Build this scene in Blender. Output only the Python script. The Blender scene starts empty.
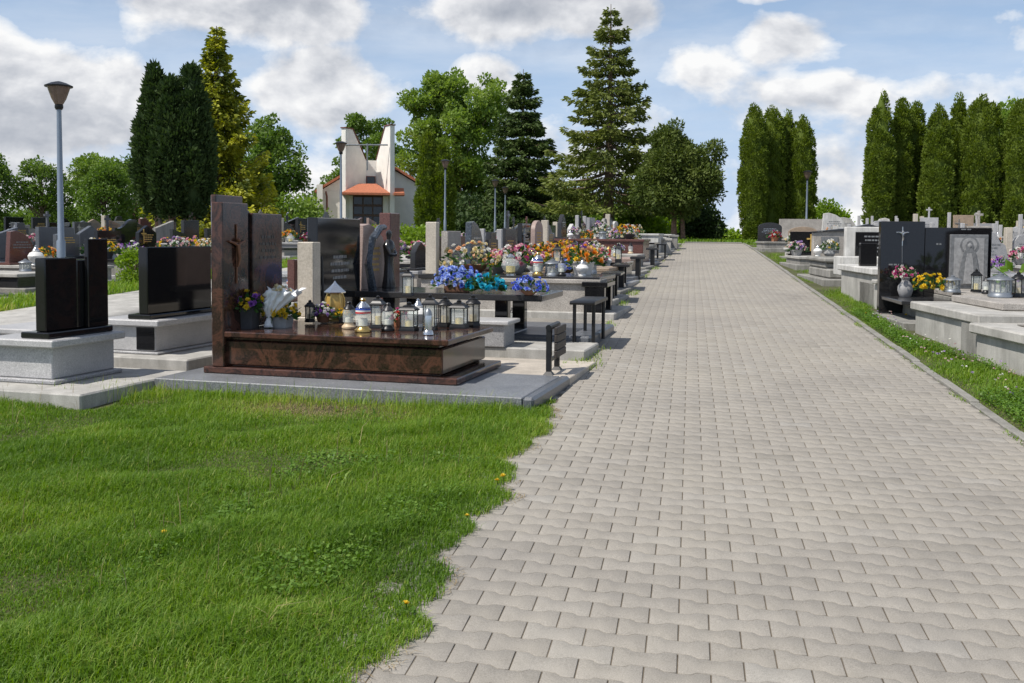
import bpy, math, random
import numpy as np
from mathutils import Matrix, Vector
R = math.radians
scene = bpy.context.scene
COL = scene.collection
rnd = random.Random(7)
# ------------------------------------------------------------------ terrain
def sst(a, b, x):
    t = min(1, max(0, (x - a) / (b - a))); return t * t * (3 - 2 * t)
def nsst(a, b, x):
    t = np.clip((x - a) / (b - a), 0, 1); return t * t * (3 - 2 * t)
def zgn(X, Y):
    X = np.asarray(X, float); Y = np.asarray(Y, float)
    k = 3.0
    Yc = 42 - np.logaddexp(0, (42 - Y) / k) * k
    Yc = 42 - np.where(Y < 20, 42 - Y, 42 - Yc)
    s = .03 * (1 - .16 * nsst(10, 22, -X))
    z = s * Yc
    fall_r = np.where(Y > 44, .0011 * (Y - 44) ** 2, 0)
    fall_l = np.where(Y > 85, .0011 * (Y - 85) ** 2, 0)
    w = nsst(2, 7, -X)
    f = fall_r * (1 - w) + fall_l * w
    return z - 9 * (1 - np.exp(-f / 9))
def zg(x, y): return float(zgn(x, y))
def pleft(y): return -1.0 + .72 * sst(17, 41, y)
PR = 2.1
# ------------------------------------------------------------------ camera
cam = bpy.data.objects.new('camera', bpy.data.cameras.new('camera')); COL.objects.link(cam)
th, pt, rl = R(10.1), R(3), R(.45)
R0 = Vector((math.cos(th), math.sin(th), 0)); F0 = Vector((-math.sin(th), math.cos(th), 0)); U0 = Vector((0, 0, 1))
CF = F0 * math.cos(pt) - U0 * math.sin(pt); CU = U0 * math.cos(pt) + F0 * math.sin(pt)
CR = R0 * math.cos(rl) + CU * math.sin(rl); CU = CU * math.cos(rl) - R0 * math.sin(rl)
m = Matrix((CR, CU, -CF)).transposed().to_4x4(); m.translation = (0, 0, 1.5)
cam.matrix_world = m
cam.data.sensor_width = 36; cam.data.lens = 36 * 1000 / 1024
FX, CX, CY = 1000.0, 512.0, 287.0
cam.data.shift_y = (CY - 341.5) / 1024
cam.data.clip_start = .1; cam.data.clip_end = 5000
scene.camera = cam
def ray(x, y): return CF + CR * ((x - CX) / FX) + CU * ((CY - y) / FX)
def at(x, y, h=0.0):
    """ground point (raised by h) seen at a picture position"""
    r = ray(x, y); t = 3.0
    for i in range(60):
        p = Vector((0, 0, 1.5)) + r * t
        e = p.z - (zg(p.x, p.y) + h)
        t += e / max(.02, .03 * r.y - r.z)
        t = max(1, min(t, 200))
    p = Vector((0, 0, 1.5)) + r * t
    return p.x, p.y
def far(x, d):
    """ground point in the column of picture position x at distance d"""
    r = ray(x, 237); k = d; return r.x * k, r.y * k
def atY(x, Y):
    r = ray(x, 237); return r.x / r.y * Y
# ------------------------------------------------------------------ object helpers
LABELS = {}
def tag(o, label=None, cat=None, group=None, kind=None):
    if label:
        o['label'] = label
        LABELS.setdefault(label, []).append((o.name, group))
    if cat: o['category'] = cat
    if group: o['group'] = group
    if kind: o['kind'] = kind
    return o
def empty(name, loc, rz=0.0):
    o = bpy.data.objects.new(name, None); COL.objects.link(o)
    o.location = loc; o.rotation_euler = (0, 0, rz); o.empty_display_size = .2
    return o
KIDS = {}
def link(name, me, parent=None):
    o = bpy.data.objects.new(name, me); COL.objects.link(o)
    if parent is not None:
        o.parent = parent; KIDS.setdefault(parent.name, []).append(o)
    return o
def copy_tree(o, parent=None):
    c = o.copy(); COL.objects.link(c)
    if parent is not None:
        c.parent = parent; KIDS.setdefault(parent.name, []).append(c)
    for ch in KIDS.get(o.name, []): copy_tree(ch, c)
    return c
class MB:
    def __init__(s): s.v = []; s.f = []; s.m = []; s.T = Matrix()
    def add(s, vs, fs, mi=0):
        b = len(s.v)
        s.v += [tuple(s.T @ Vector(p)) for p in vs]
        s.f += [tuple(i + b for i in f) for f in fs]; s.m += [mi] * len(fs)
        return s
    def box(s, x0, y0, z0, x1, y1, z1, mi=0, b=.006):
        if x0 > x1: x0, x1 = x1, x0
        if y0 > y1: y0, y1 = y1, y0
        if z0 > z1: z0, z1 = z1, z0
        b = min(b, (x1 - x0) * .3, (y1 - y0) * .3, (z1 - z0) * .3)
        c = [(x0, x1), (y0, y1), (z0, z1)]
        vs = []; idx = {}
        for i in (0, 1):
            for j in (0, 1):
                for k in (0, 1):
                    q = (i, j, k)
                    for ax in range(3):
                        p = [0, 0, 0]
                        for a in range(3):
                            base = c[a][q[a]]
                            p[a] = base if a == ax else base + (b if q[a] == 0 else -b)
                        idx[(i, j, k, ax)] = len(vs); vs.append(p)
        fs = []
        for ax in range(3):
            a, d = [n for n in range(3) if n != ax]
            for sd in (0, 1):
                def key(u, w):
                    q = [0, 0, 0]; q[ax] = sd; q[a] = u; q[d] = w; return idx[(q[0], q[1], q[2], ax)]
                fs.append([key(0, 0), key(1, 0), key(1, 1), key(0, 1)])
            for u in (0, 1):
                for w in (0, 1):
                    def kk(t, axx):
                        q = [0, 0, 0]; q[ax] = t; q[a] = u; q[d] = w; return idx[(q[0], q[1], q[2], axx)]
                    fs.append([kk(0, a), kk(1, a), kk(1, d), kk(0, d)])
        for i in (0, 1):
            for j in (0, 1):
                for k in (0, 1): fs.append([idx[(i, j, k, n)] for n in range(3)])
        cen = Vector(((x0 + x1) / 2, (y0 + y1) / 2, (z0 + z1) / 2)); out = []
        for f in fs:
            p = [Vector(vs[i]) for i in f]; n = (p[1] - p[0]).cross(p[2] - p[0])
            out.append(f if n.dot(sum(p, Vector()) / len(p) - cen) > 0 else f[::-1])
        return s.add(vs, out, mi)
    def prism(s, pts, x0, x1, mi=0, b=.006):
        """outline in the (y,z) plane extruded along x"""
        n = len(pts); c = Vector((sum(p[0] for p in pts) / n, sum(p[1] for p in pts) / n))
        area = sum(pts[i][0] * pts[(i + 1) % n][1] - pts[(i + 1) % n][0] * pts[i][1] for i in range(n))
        if area < 0: pts = pts[::-1]
        ins = []
        for p in pts:
            d = Vector(p) - c; l = max(d.length, 1e-4); k = max(0.2, 1 - b / l); ins.append(c + d * k)
        rings = [(ins, x0), (pts, x0 + b), (pts, x1 - b), (ins, x1)]
        vs = [(x, p[0], p[1]) for pp, x in rings for p in pp]; fs = []
        for r in range(3):
            for i in range(n):
                j = (i + 1) % n; fs.append([r * n + i, r * n + j, (r + 1) * n + j, (r + 1) * n + i])
        fs.append(list(range(n))[::-1]); fs.append([3 * n + i for i in range(n)])
        return s.add(vs, fs, mi)
    def lathe(s, prof, seg=16, c=(0, 0, 0), mi=0, sx=1, sy=1, ph=0):
        vs = []; fs = []; n = len(prof)
        for r, z in prof:
            for k in range(seg):
                a = 2 * math.pi * k / seg + ph; vs.append((c[0] + r * sx * math.cos(a), c[1] + r * sy * math.sin(a), c[2] + z))
        for i in range(n - 1):
            for k in range(seg):
                l = (k + 1) % seg; fs.append([i * seg + k, i * seg + l, (i + 1) * seg + l, (i + 1) * seg + k])
        if prof[0][0] > 1e-4: fs.append([k for k in range(seg)][::-1])
        if prof[-1][0] > 1e-4: fs.append([(n - 1) * seg + k for k in range(seg)])
        return s.add(vs, fs, mi)
    def tube(s, path, rad, seg=8, mi=0):
        path = [Vector(p) for p in path]; n = len(path); vs = []; fs = []
        for i, p in enumerate(path):
            t = (path[min(i + 1, n - 1)] - path[max(i - 1, 0)]).normalized()
            u = t.cross(Vector((0, 0, 1)) if abs(t.z) < .9 else Vector((1, 0, 0))).normalized(); w = t.cross(u)
            r = rad[i] if isinstance(rad, (list, tuple)) else rad
            for k in range(seg):
                a = 2 * math.pi * k / seg; vs.append(p + (u * math.cos(a) + w * math.sin(a)) * r)
        for i in range(n - 1):
            for k in range(seg):
                l = (k + 1) % seg; fs.append([i * seg + k, i * seg + l, (i + 1) * seg + l, (i + 1) * seg + k])
        fs.append(list(range(seg))[::-1]); fs.append([(n - 1) * seg + k for k in range(seg)])
        return s.add(vs, fs, mi)
    def build(s, name, mats, parent=None, smooth=True, ang=32):
        me = bpy.data.meshes.new(name); me.from_pydata(s.v, [], s.f)
        if not isinstance(mats, (list, tuple)): mats = [mats]
        for q in mats: me.materials.append(q)
        if len(mats) > 1: me.polygons.foreach_set('material_index', s.m)
        if smooth:
            me.polygons.foreach_set('use_smooth', [True] * len(s.f)); me.set_sharp_from_angle(angle=R(ang))
        me.update()
        return link(name, me, parent)
def npmesh(name, V, Q, mats, tint=None, parent=None, smooth=False, mi=None, totals=None):
    """numpy mesh; Q is (M,k), or a flat loop array with totals"""
    me = bpy.data.meshes.new(name); V = np.asarray(V, np.float32)
    if totals is None:
        M, k = Q.shape; tot = np.full(M, k, np.int32)
    else: tot = np.asarray(totals, np.int32); M = len(tot)
    L = np.asarray(Q, np.int32).ravel()
    me.vertices.add(len(V)); me.vertices.foreach_set('co', V.ravel())
    me.loops.add(len(L)); me.loops.foreach_set('vertex_index', L)
    st = np.zeros(M, np.int32); st[1:] = np.cumsum(tot)[:-1]
    me.polygons.add(M); me.polygons.foreach_set('loop_start', st); me.polygons.foreach_set('loop_total', tot)
    if not isinstance(mats, (list, tuple)): mats = [mats]
    for q in mats: me.materials.append(q)
    if mi is not None: me.polygons.foreach_set('material_index', np.asarray(mi, np.int32))
    if smooth: me.polygons.foreach_set('use_smooth', np.ones(M, bool))
    me.update(calc_edges=True)
    if tint is not None:
        a = me.attributes.new('tint', 'FLOAT', 'FACE'); a.data.foreach_set('value', np.asarray(tint, np.float32))
    return link(name, me, parent)
# ------------------------------------------------------------------ materials
def nodes(name):
    mt = bpy.data.materials.new(name); mt.use_nodes = True
    nt = mt.node_tree; nt.nodes.clear()
    out = nt.nodes.new('ShaderNodeOutputMaterial')
    return mt, nt, out
def N(nt, t, **kw):
    n = nt.nodes.new(t)
    for k, v in kw.items():
        if k.startswith('i_'): n.inputs[k[2:].replace('_', ' ')].default_value = v
        else: setattr(n, k, v)
    return n
def ramp(nt, stops, fac=None, interp='LINEAR'):
    n = nt.nodes.new('ShaderNodeValToRGB'); e = n.color_ramp.elements; n.color_ramp.interpolation = interp
    while len(e) < len(stops): e.new(.5)
    for el, (p, c) in zip(e, stops):
        el.position = p; el.color = (*c, 1) if len(c) == 3 else c
    if fac is not None: nt.links.new(fac, n.inputs[0])
    return n
def mixc(nt, a, b, fac, mode='MIX'):
    n = nt.nodes.new('ShaderNodeMix'); n.data_type = 'RGBA'; n.blend_type = mode
    for sock, v in ((n.inputs[0], fac), (n.inputs[6], a), (n.inputs[7], b)):
        if hasattr(v, 'links'): nt.links.new(v, sock)
        else: sock.default_value = v if not isinstance(v, tuple) or len(v) != 3 else (*v, 1)
    return n.outputs[2]
MATS = {}
def plain(name, col, rough=.5, metal=0.0, var=.15, scale=12, bump=0.0, spec=.5):
    mt, nt, out = nodes(name); p = N(nt, 'ShaderNodeBsdfPrincipled')
    tc = N(nt, 'ShaderNodeTexCoord'); no = N(nt, 'ShaderNodeTexNoise', i_Scale=scale, i_Detail=4.0)
    nt.links.new(tc.outputs['Object'], no.inputs['Vector'])
    lo = tuple(c * (1 - var) for c in col); hi = tuple(min(1, c * (1 + var)) for c in col)
    r = ramp(nt, [(.3, lo), (.7, hi)], no.outputs[0])
    nt.links.new(r.outputs[0], p.inputs['Base Color'])
    p.inputs['Roughness'].default_value = rough; p.inputs['Metallic'].default_value = metal
    p.inputs['Specular IOR Level'].default_value = spec
    if bump:
        b = N(nt, 'ShaderNodeBump', i_Strength=bump, i_Distance=.01); nt.links.new(no.outputs[0], b.inputs['Height'])
        nt.links.new(b.outputs[0], p.inputs['Normal'])
    nt.links.new(p.outputs[0], out.inputs[0]); MATS[name] = mt; return mt
def granite(name, cols, scale=120, rough=.12, stain=.12, vein=None):
    """speckled stone: cols = dark, mid, light; vein = (colour, amount) for flowing bands"""
    mt, nt, out = nodes(name); p = N(nt, 'ShaderNodeBsdfPrincipled'); tc = N(nt, 'ShaderNodeTexCoord')
    o = tc.outputs['Object']
    n1 = N(nt, 'ShaderNodeTexNoise', i_Scale=float(scale), i_Detail=3.0, i_Roughness=.7)
    vo = N(nt, 'ShaderNodeTexVoronoi', i_Scale=scale * 1.3)
    for n in (n1, vo): nt.links.new(o, n.inputs['Vector'])
    r1 = ramp(nt, [(.36, cols[0]), (.5, cols[1]), (.66, cols[2])], n1.outputs[0])
    r2 = ramp(nt, [(.0, cols[0]), (.5, cols[1]), (1, cols[2])], vo.outputs['Color'])
    c = mixc(nt, r1.outputs[0], r2.outputs[0], .4)
    if vein:
        n3 = N(nt, 'ShaderNodeTexNoise', i_Scale=3.2, i_Detail=6.0, i_Roughness=.62, i_Distortion=2.2)
        nt.links.new(o, n3.inputs['Vector'])
        v = ramp(nt, [(.46, (0, 0, 0)), (.56, (1, 1, 1)), (.62, (.25,) * 3), (.7, (.8,) * 3)], n3.outputs[0])
        k = N(nt, 'ShaderNodeMath', operation='MULTIPLY'); nt.links.new(v.outputs[0], k.inputs[0]); k.inputs[1].default_value = vein[1]
        c = mixc(nt, c, vein[0], k.outputs[0])
    if stain:
        n4 = N(nt, 'ShaderNodeTexNoise', i_Scale=2.3, i_Detail=5.0, i_Roughness=.65); nt.links.new(o, n4.inputs['Vector'])
        st = ramp(nt, [(.3, (1 - stain * 2,) * 3), (.65, (1, 1, 1))], n4.outputs[0])
        c = mixc(nt, c, st.outputs[0], 1.0, 'MULTIPLY')
        rr = N(nt, 'ShaderNodeMapRange'); nt.links.new(n4.outputs[0], rr.inputs[0])
        rr.inputs[3].default_value = rough * .7; rr.inputs[4].default_value = min(1, rough * 1.5)
        nt.links.new(rr.outputs[0], p.inputs['Roughness'])
    else: p.inputs['Roughness'].default_value = rough
    nt.links.new(c, p.inputs['Base Color']); nt.links.new(p.outputs[0], out.inputs[0]); MATS[name] = mt; return mt
def concrete(name, col, rough=.9, streak=.28, scale=3.0):
    mt, nt, out = nodes(name); p = N(nt, 'ShaderNodeBsdfPrincipled'); tc = N(nt, 'ShaderNodeTexCoord')
    o = tc.outputs['Object']
    a = N(nt, 'ShaderNodeTexNoise', i_Scale=scale, i_Detail=8.0, i_Roughness=.7)
    mp = N(nt, 'ShaderNodeMapping'); mp.inputs['Scale'].default_value = (4.5, 4.5, .9)
    b = N(nt, 'ShaderNodeTexNoise', i_Scale=1.2, i_Detail=7.0, i_Roughness=.75, i_Distortion=.6); f = N(nt, 'ShaderNodeTexNoise', i_Scale=150.0, i_Detail=2.0)
    nt.links.new(o, a.inputs['Vector']); nt.links.new(o, mp.inputs['Vector']); nt.links.new(mp.outputs[0], b.inputs['Vector']); nt.links.new(o, f.inputs['Vector'])
    c1 = ramp(nt, [(.3, tuple(x * .72 for x in col)), (.7, tuple(min(1, x * 1.12) for x in col))], a.outputs[0])
    s1 = ramp(nt, [(.35, (1 - streak, 1 - streak, 1 - streak * 1.05)), (.58, (1, 1, 1))], b.outputs[0])
    c = mixc(nt, c1.outputs[0], s1.outputs[0], 1.0, 'MULTIPLY')
    g = ramp(nt, [(.3, (.8,) * 3), (.7, (1.12,) * 3)], f.outputs[0]); c = mixc(nt, c, g.outputs[0], 1.0, 'MULTIPLY')
    nt.links.new(c, p.inputs['Base Color']); p.inputs['Roughness'].default_value = rough
    bp = N(nt, 'ShaderNodeBump', i_Strength=.25, i_Distance=.004); nt.links.new(f.outputs[0], bp.inputs['Height']); nt.links.new(bp.outputs[0], p.inputs['Normal'])
    nt.links.new(p.outputs[0], out.inputs[0]); MATS[name] = mt; return mt
def leafmat(name, stops, trans=.35, rough=.55, nscale=.6, nmix=.4):
    """foliage; per-leaf tint picks a colour, a slow noise shifts whole clumps"""
    mt, nt, out = nodes(name); at_ = N(nt, 'ShaderNodeAttribute', attribute_name='tint')
    tc = N(nt, 'ShaderNodeTexCoord'); no = N(nt, 'ShaderNodeTexNoise', i_Scale=nscale, i_Detail=3.0)
    nt.links.new(tc.outputs['Object'], no.inputs['Vector'])
    mr = N(nt, 'ShaderNodeMapRange'); nt.links.new(no.outputs[0], mr.inputs[0]); mr.inputs[1].default_value = .3; mr.inputs[2].default_value = .7
    mx = N(nt, 'ShaderNodeMix'); mx.inputs[0].default_value = nmix
    nt.links.new(at_.outputs['Fac'], mx.inputs[2]); nt.links.new(mr.outputs[0], mx.inputs[3])
    r = ramp(nt, stops, mx.outputs[0])
    p = N(nt, 'ShaderNodeBsdfPrincipled'); p.inputs['Roughness'].default_value = rough; p.inputs['Specular IOR Level'].default_value = .3
    t = N(nt, 'ShaderNodeBsdfTranslucent')
    hs = N(nt, 'ShaderNodeHueSaturation'); hs.inputs['Saturation'].default_value = 1.15; hs.inputs['Value'].default_value = 1.25
    nt.links.new(r.outputs[0], p.inputs['Base Color']); nt.links.new(r.outputs[0], hs.inputs['Color']); nt.links.new(hs.outputs[0], t.inputs[0])
    ms = N(nt, 'ShaderNodeMixShader'); ms.inputs[0].default_value = trans
    nt.links.new(p.outputs[0], ms.inputs[1]); nt.links.new(t.outputs[0], ms.inputs[2]); nt.links.new(ms.outputs[0], out.inputs[0])
    MATS[name] = mt; return mt
def glassmat(name, tint=(.9, .93, .92), alpha=.25, rough=.04):
    mt, nt, out = nodes(name); tr = N(nt, 'ShaderNodeBsdfTransparent'); tr.inputs[0].default_value = (*tint, 1)
    p = N(nt, 'ShaderNodeBsdfPrincipled'); p.inputs['Base Color'].default_value = (*tint, 1); p.inputs['Roughness'].default_value = rough
    no = N(nt, 'ShaderNodeTexNoise', i_Scale=40.0); mr = N(nt, 'ShaderNodeMapRange'); nt.links.new(no.outputs[0], mr.inputs[0])
    tc = N(nt, 'ShaderNodeTexCoord'); nt.links.new(tc.outputs['Object'], no.inputs['Vector'])
    mr.inputs[3].default_value = alpha * .5; mr.inputs[4].default_value = alpha * 1.5
    ms = N(nt, 'ShaderNodeMixShader'); nt.links.new(mr.outputs[0], ms.inputs[0]); nt.links.new(tr.outputs[0], ms.inputs[1]); nt.links.new(p.outputs[0], ms.inputs[2])
    nt.links.new(ms.outputs[0], out.inputs[0]); MATS[name] = mt; return mt
# stones
granite('black', [(.006, .006, .007), (.011, .011, .012), (.02, .02, .022)], 160, .06, .03)
granite('blackold', [(.015, .015, .017), (.03, .03, .032), (.06, .06, .06)], 140, .16, .08)
granite('aurora', [(.012, .009, .008), (.03, .016, .012), (.06, .032, .025)], 55, .12, .06, ((.12, .05, .033), .7))
granite('redbrown', [(.07, .03, .026), (.14, .06, .05), (.22, .11, .09)], 90, .2, .12)
granite('grey', [(.12, .12, .125), (.34, .34, .345), (.52, .52, .52)], 110, .35, .1)
granite('greylight', [(.26, .26, .26), (.46, .455, .45), (.64, .63, .62)], 120, .45, .12)
granite('darkgrey', [(.05, .055, .065), (.11, .12, .135), (.2, .21, .23)], 120, .3, .1)
granite('terrazzo', [(.2, .18, .16), (.4, .37, .33), (.62, .58, .53)], 85, .55, .2)
granite('cream', [(.42, .37, .29), (.56, .5, .41), (.66, .6, .51)], 60, .45, .14)
granite('sand', [(.22, .15, .1), (.36, .27, .19), (.5, .4, .3)], 70, .5, .2)
granite('pinkstone', [(.26, .18, .15), (.4, .29, .25), (.5, .4, .35)], 70, .5, .15)
granite('labrador', [(.02, .025, .032), (.05, .06, .075), (.13, .15, .18)], 45, .12, .06)
concrete('conc', (.47, .455, .42)); concrete('concold', (.31, .3, .275), streak=.38); concrete('concwhite', (.62, .61, .58), streak=.3)
concrete('tilecream', (.56, .5, .42), .6, .15); concrete('kerbgrey', (.29, .28, .25), .92, .3)
granite('tilegrey', [(.1, .105, .115), (.2, .21, .225), (.33, .34, .35)], 90, .38, .15)
# small things
plain('gold', (.65, .45, .16), .28, .9, .1); plain('goldpaint', (.55, .36, .1), .4, .2, .15, 40); plain('silver', (.6, .61, .62), .22, .95, .1)
plain('whitepaint', (.75, .74, .7), .5, 0, .05); plain('blackmetal', (.015, .015, .016), .38, .3, .2, 20); plain('darkplastic', (.03, .03, .032), .4, 0, .2)
plain('greymetal', (.3, .32, .34), .42, .7, .12, 6); plain('candle', (.82, .78, .66), .6, 0, .06); plain('candleyellow', (.85, .66, .25), .55, 0, .08)
plain('potdark', (.05, .05, .055), .6, 0, .25); plain('potgrey', (.3, .3, .3), .7, 0, .15); plain('potbrown', (.16, .075, .04), .6, 0, .25)
plain('potwhite', (.72, .71, .68), .4, 0, .05); plain('potterra', (.4, .17, .09), .75, 0, .15); plain('redglass', (.5, .02, .02), .1, 0, .1)
plain('film', (.82, .83, .84), .3, 0, .05); plain('woodslat', (.035, .028, .023), .6, 0, .3, 30); plain('tan', (.55, .42, .27), .5, 0, .12)
plain('brownlens', (.16, .11, .085), .25, 0, .12); plain('lampgrey', (.22, .26, .31), .4, .5, .08, 3); plain('bluestripe', (.05, .1, .45), .4, 0, .05); plain('redstripe', (.55, .04, .04), .4, 0, .05)
plain('bark', (.17, .12, .085), .9, 0, .45, 9, .8); plain('barkgrey', (.22, .19, .16), .9, 0, .4, 9, .8); plain('barkred', (.2, .12, .085), .9, 0, .4, 12, .8)
plain('plaster', (.82, .79, .73), .85, 0, .06, 2); plain('plastershade', (.6, .56, .5), .85, 0, .06, 2); plain('rooftile', (.42, .14, .07), .75, 0, .3, 14, .4)
plain('brownmetal', (.17, .055, .035), .5, .2, .15); plain('darkglass', (.03, .035, .04), .08, 0, .2, 2); plain('doorwood', (.1, .05, .03), .5, 0, .25, 8); plain('etch', (.17, .175, .18), .4, 0, .25, 25); plain('etchlight', (.3, .3, .3), .45, 0, .2, 25)
plain('purefoot', (.04, .04, .045), .5, 0, .2)
glassmat('glass'); glassmat('smoke', (.75, .75, .72), .35)
# foliage
leafmat('grassblade', [(0, (.062, .13, .014)), (.35, (.135, .25, .024)), (.7, (.245, .365, .045)), (.9, (.4, .41, .11)), (1, (.58, .5, .24))], .42, .5, 1.1, .3)
leafmat('straw', [(0, (.15, .105, .055)), (.5, (.29, .22, .12)), (1, (.45, .36, .21))], .2, .8, 5, .3)
leafmat('clover', [(0, (.06, .13, .015)), (.6, (.13, .24, .03)), (1, (.22, .32, .06))], .35, .5, 1.5, .3)
leafmat('thuja', [(0, (.065, .105, .011)), (.5, (.135, .19, .02)), (1, (.23, .28, .04))], .3, .7, 1.0, .35)
leafmat('yew', [(0, (.024, .046, .012)), (.5, (.045, .08, .02)), (1, (.085, .125, .034))], .18, .7, .9, .35)
leafmat('golden', [(0, (.05, .085, .014)), (.36, (.11, .14, .018)), (.58, (.4, .41, .035)), (1, (.6, .58, .085))], .3, .6, 1.6, .62)
leafmat('lime', [(0, (.1, .17, .027)), (.5, (.195, .29, .052)), (1, (.33, .42, .1))], .4, .5, .5, .4)
leafmat('oak', [(0, (.07, .13, .02)), (.5, (.13, .21, .036)), (1, (.22, .31, .068))], .38, .5, .5, .4)
leafmat('spruce', [(0, (.034, .066, .016)), (.5, (.072, .112, .027)), (1, (.13, .175, .046))], .2, .6, .6, .4)
leafmat('larch', [(0, (.075, .105, .022)), (.5, (.145, .178, .036)), (1, (.24, .27, .066))], .25, .6, .6, .4)
leafmat('olive', [(0, (.052, .085, .016)), (.5, (.1, .138, .026)), (1, (.175, .21, .05))], .25, .65, .8, .4)
leafmat('bright', [(0, (.12, .2, .02)), (.5, (.2, .31, .03)), (1, (.32, .42, .06))], .4, .5, .5, .4)
leafmat('flowerleaf', [(0, (.02, .06, .015)), (.6, (.05, .12, .03)), (1, (.1, .2, .06))], .3, .5, 5, .3)
for nm, c in dict(p_yellow=(.82, .6, .05), p_orange=(.8, .33, .05), p_red=(.58, .06, .05), p_pink=(.76, .4, .47), p_palepink=(.78, .55, .55), p_white=(.8, .79, .74), p_blue=(.16, .23, .72),
                  p_paleblue=(.42, .53, .86), p_teal=(.05, .5, .66), p_purple=(.32, .12, .5), p_lilac=(.55, .4, .68), p_peach=(.8, .5, .3), p_cream=(.8, .7, .42), p_magenta=(.58, .1, .28)).items():
    leafmat(nm, [(0, tuple(x * .6 for x in c)), (.6, c), (1, tuple(min(.92, x * 1.15 + .02) for x in c))], .25, .6, 9, .2)
M = MATS
# ------------------------------------------------------------------ ground and paths
def ground_mat():
    mt, nt, out = nodes('ground'); p = N(nt, 'ShaderNodeBsdfPrincipled'); tc = N(nt, 'ShaderNodeTexCoord'); o = tc.outputs['Object']
    a = N(nt, 'ShaderNodeTexNoise', i_Scale=.9, i_Detail=9.0, i_Roughness=.7); b = N(nt, 'ShaderNodeTexNoise', i_Scale=22.0, i_Detail=6.0, i_Roughness=.75)
    nt.links.new(o, a.inputs['Vector']); nt.links.new(o, b.inputs['Vector'])
    g = ramp(nt, [(.25, (.035, .06, .012)), (.5, (.075, .12, .022)), (.75, (.14, .17, .045))], b.outputs[0])
    s = ramp(nt, [(.3, (.1, .085, .06)), (.7, (.24, .205, .155))], b.outputs[0])
    f = ramp(nt, [(.5, (0, 0, 0)), (.6, (1, 1, 1))], a.outputs[0])
    c = mixc(nt, g.outputs[0], s.outputs[0], f.outputs[0]); nt.links.new(c, p.inputs['Base Color']); p.inputs['Roughness'].default_value = .95
    bp = N(nt, 'ShaderNodeBump', i_Strength=.6, i_Distance=.03); nt.links.new(b.outputs[0], bp.inputs['Height']); nt.links.new(bp.outputs[0], p.inputs['Normal'])
    nt.links.new(p.outputs[0], out.inputs[0]); return mt
def soil_mat(name, lo, hi, sc=30.0):
    mt, nt, out = nodes(name); p = N(nt, 'ShaderNodeBsdfPrincipled'); tc = N(nt, 'ShaderNodeTexCoord'); o = tc.outputs['Object']
    a = N(nt, 'ShaderNodeTexNoise', i_Scale=2.0, i_Detail=6.0); b = N(nt, 'ShaderNodeTexNoise', i_Scale=sc, i_Detail=8.0, i_Roughness=.8)
    nt.links.new(o, a.inputs['Vector']); nt.links.new(o, b.inputs['Vector'])
    r = ramp(nt, [(.3, lo), (.7, hi)], b.outputs[0]); q = ramp(nt, [(.3, (.7,) * 3), (.7, (1.1,) * 3)], a.outputs[0])
    nt.links.new(mixc(nt, r.outputs[0], q.outputs[0], 1.0, 'MULTIPLY'), p.inputs['Base Color']); p.inputs['Roughness'].default_value = 1
    bp = N(nt, 'ShaderNodeBump', i_Strength=.7, i_Distance=.01); nt.links.new(b.outputs[0], bp.inputs['Height']); nt.links.new(bp.outputs[0], p.inputs['Normal'])
    nt.links.new(p.outputs[0], out.inputs[0]); MATS[name] = mt; return mt
soil_mat('sandbed', (.1, .082, .06), (.22, .185, .14), 60.0); soil_mat('lawnsoil', (.035, .045, .012), (.12, .12, .04), 25.0); soil_mat('gravel', (.13, .12, .1), (.38, .355, .315), 45.0)
def axis_vals(a, b, fine, lo, hi):
    v = list(np.arange(a, b + 1e-6, fine)); s = fine
    x = b
    while x < hi: s *= 1.35; x += s; v.append(x)
    x = a; s = fine; w = []
    while x > lo: s *= 1.35; x -= s; w.append(x)
    return np.array(w[::-1] + v)
xs = axis_vals(-34, 20, .75, -1500, 1500); ys = axis_vals(0, 62, .75, -40, 3000)
GX, GY = np.meshgrid(xs, ys); nx = len(xs)
V = np.stack([GX.ravel(), GY.ravel(), zgn(GX, GY).ravel()], 1)
i = np.arange(len(ys) - 1)[:, None] * nx + np.arange(nx - 1)[None, :]
Q = np.stack([i, i + 1, i + nx + 1, i + nx], -1).reshape(-1, 4)
tag(npmesh('ground', V, Q, ground_mat(), smooth=True), 'grassy rising ground of the cemetery', 'ground', kind='structure')
def strip(name, left, right, y0, y1, dz, mat, label, cat, n=60, thick=0.0, cols=6):
    """sheet laid over the ground between two x(y) lines"""
    Y = np.linspace(y0, y1, n); l = np.array([left(y) for y in Y]); r = np.array([right(y) for y in Y])
    t = np.linspace(0, 1, cols); X = l[:, None] * (1 - t) + r[:, None] * t; YY = np.repeat(Y[:, None], cols, 1)
    Vv = np.stack([X, YY, zgn(X, YY) + dz], -1).reshape(-1, 3); k = np.arange(n - 1)[:, None] * cols + np.arange(cols - 1)[None, :]
    Qq = np.stack([k, k + 1, k + cols + 1, k + cols], -1).reshape(-1, 4)
    if thick:
        b = len(Vv); Vv = np.concatenate([Vv, Vv - [0, 0, thick]])
        for c in (0, cols - 1):
            e = np.arange(n - 1) * cols + c; s = np.stack([e, e + cols, e + cols + b, e + b], -1); Qq = np.concatenate([Qq, s[:, ::-1] if c else s])
        for rr in (0, n - 1):
            e = rr * cols + np.arange(cols - 1); s = np.stack([e, e + 1, e + 1 + b, e + b], -1); Qq = np.concatenate([Qq, s if rr else s[:, ::-1]])
    return tag(npmesh(name, Vv, Qq, mat, smooth=not thick), label, cat, kind='structure')
strip('path_bed', lambda y: pleft(y) - (.3 if y < 7.1 else .05), lambda y: PR, -2, 42.5, .0066, M['sandbed'], 'sandy bed under the block paving', 'path bed', 140)
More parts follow.
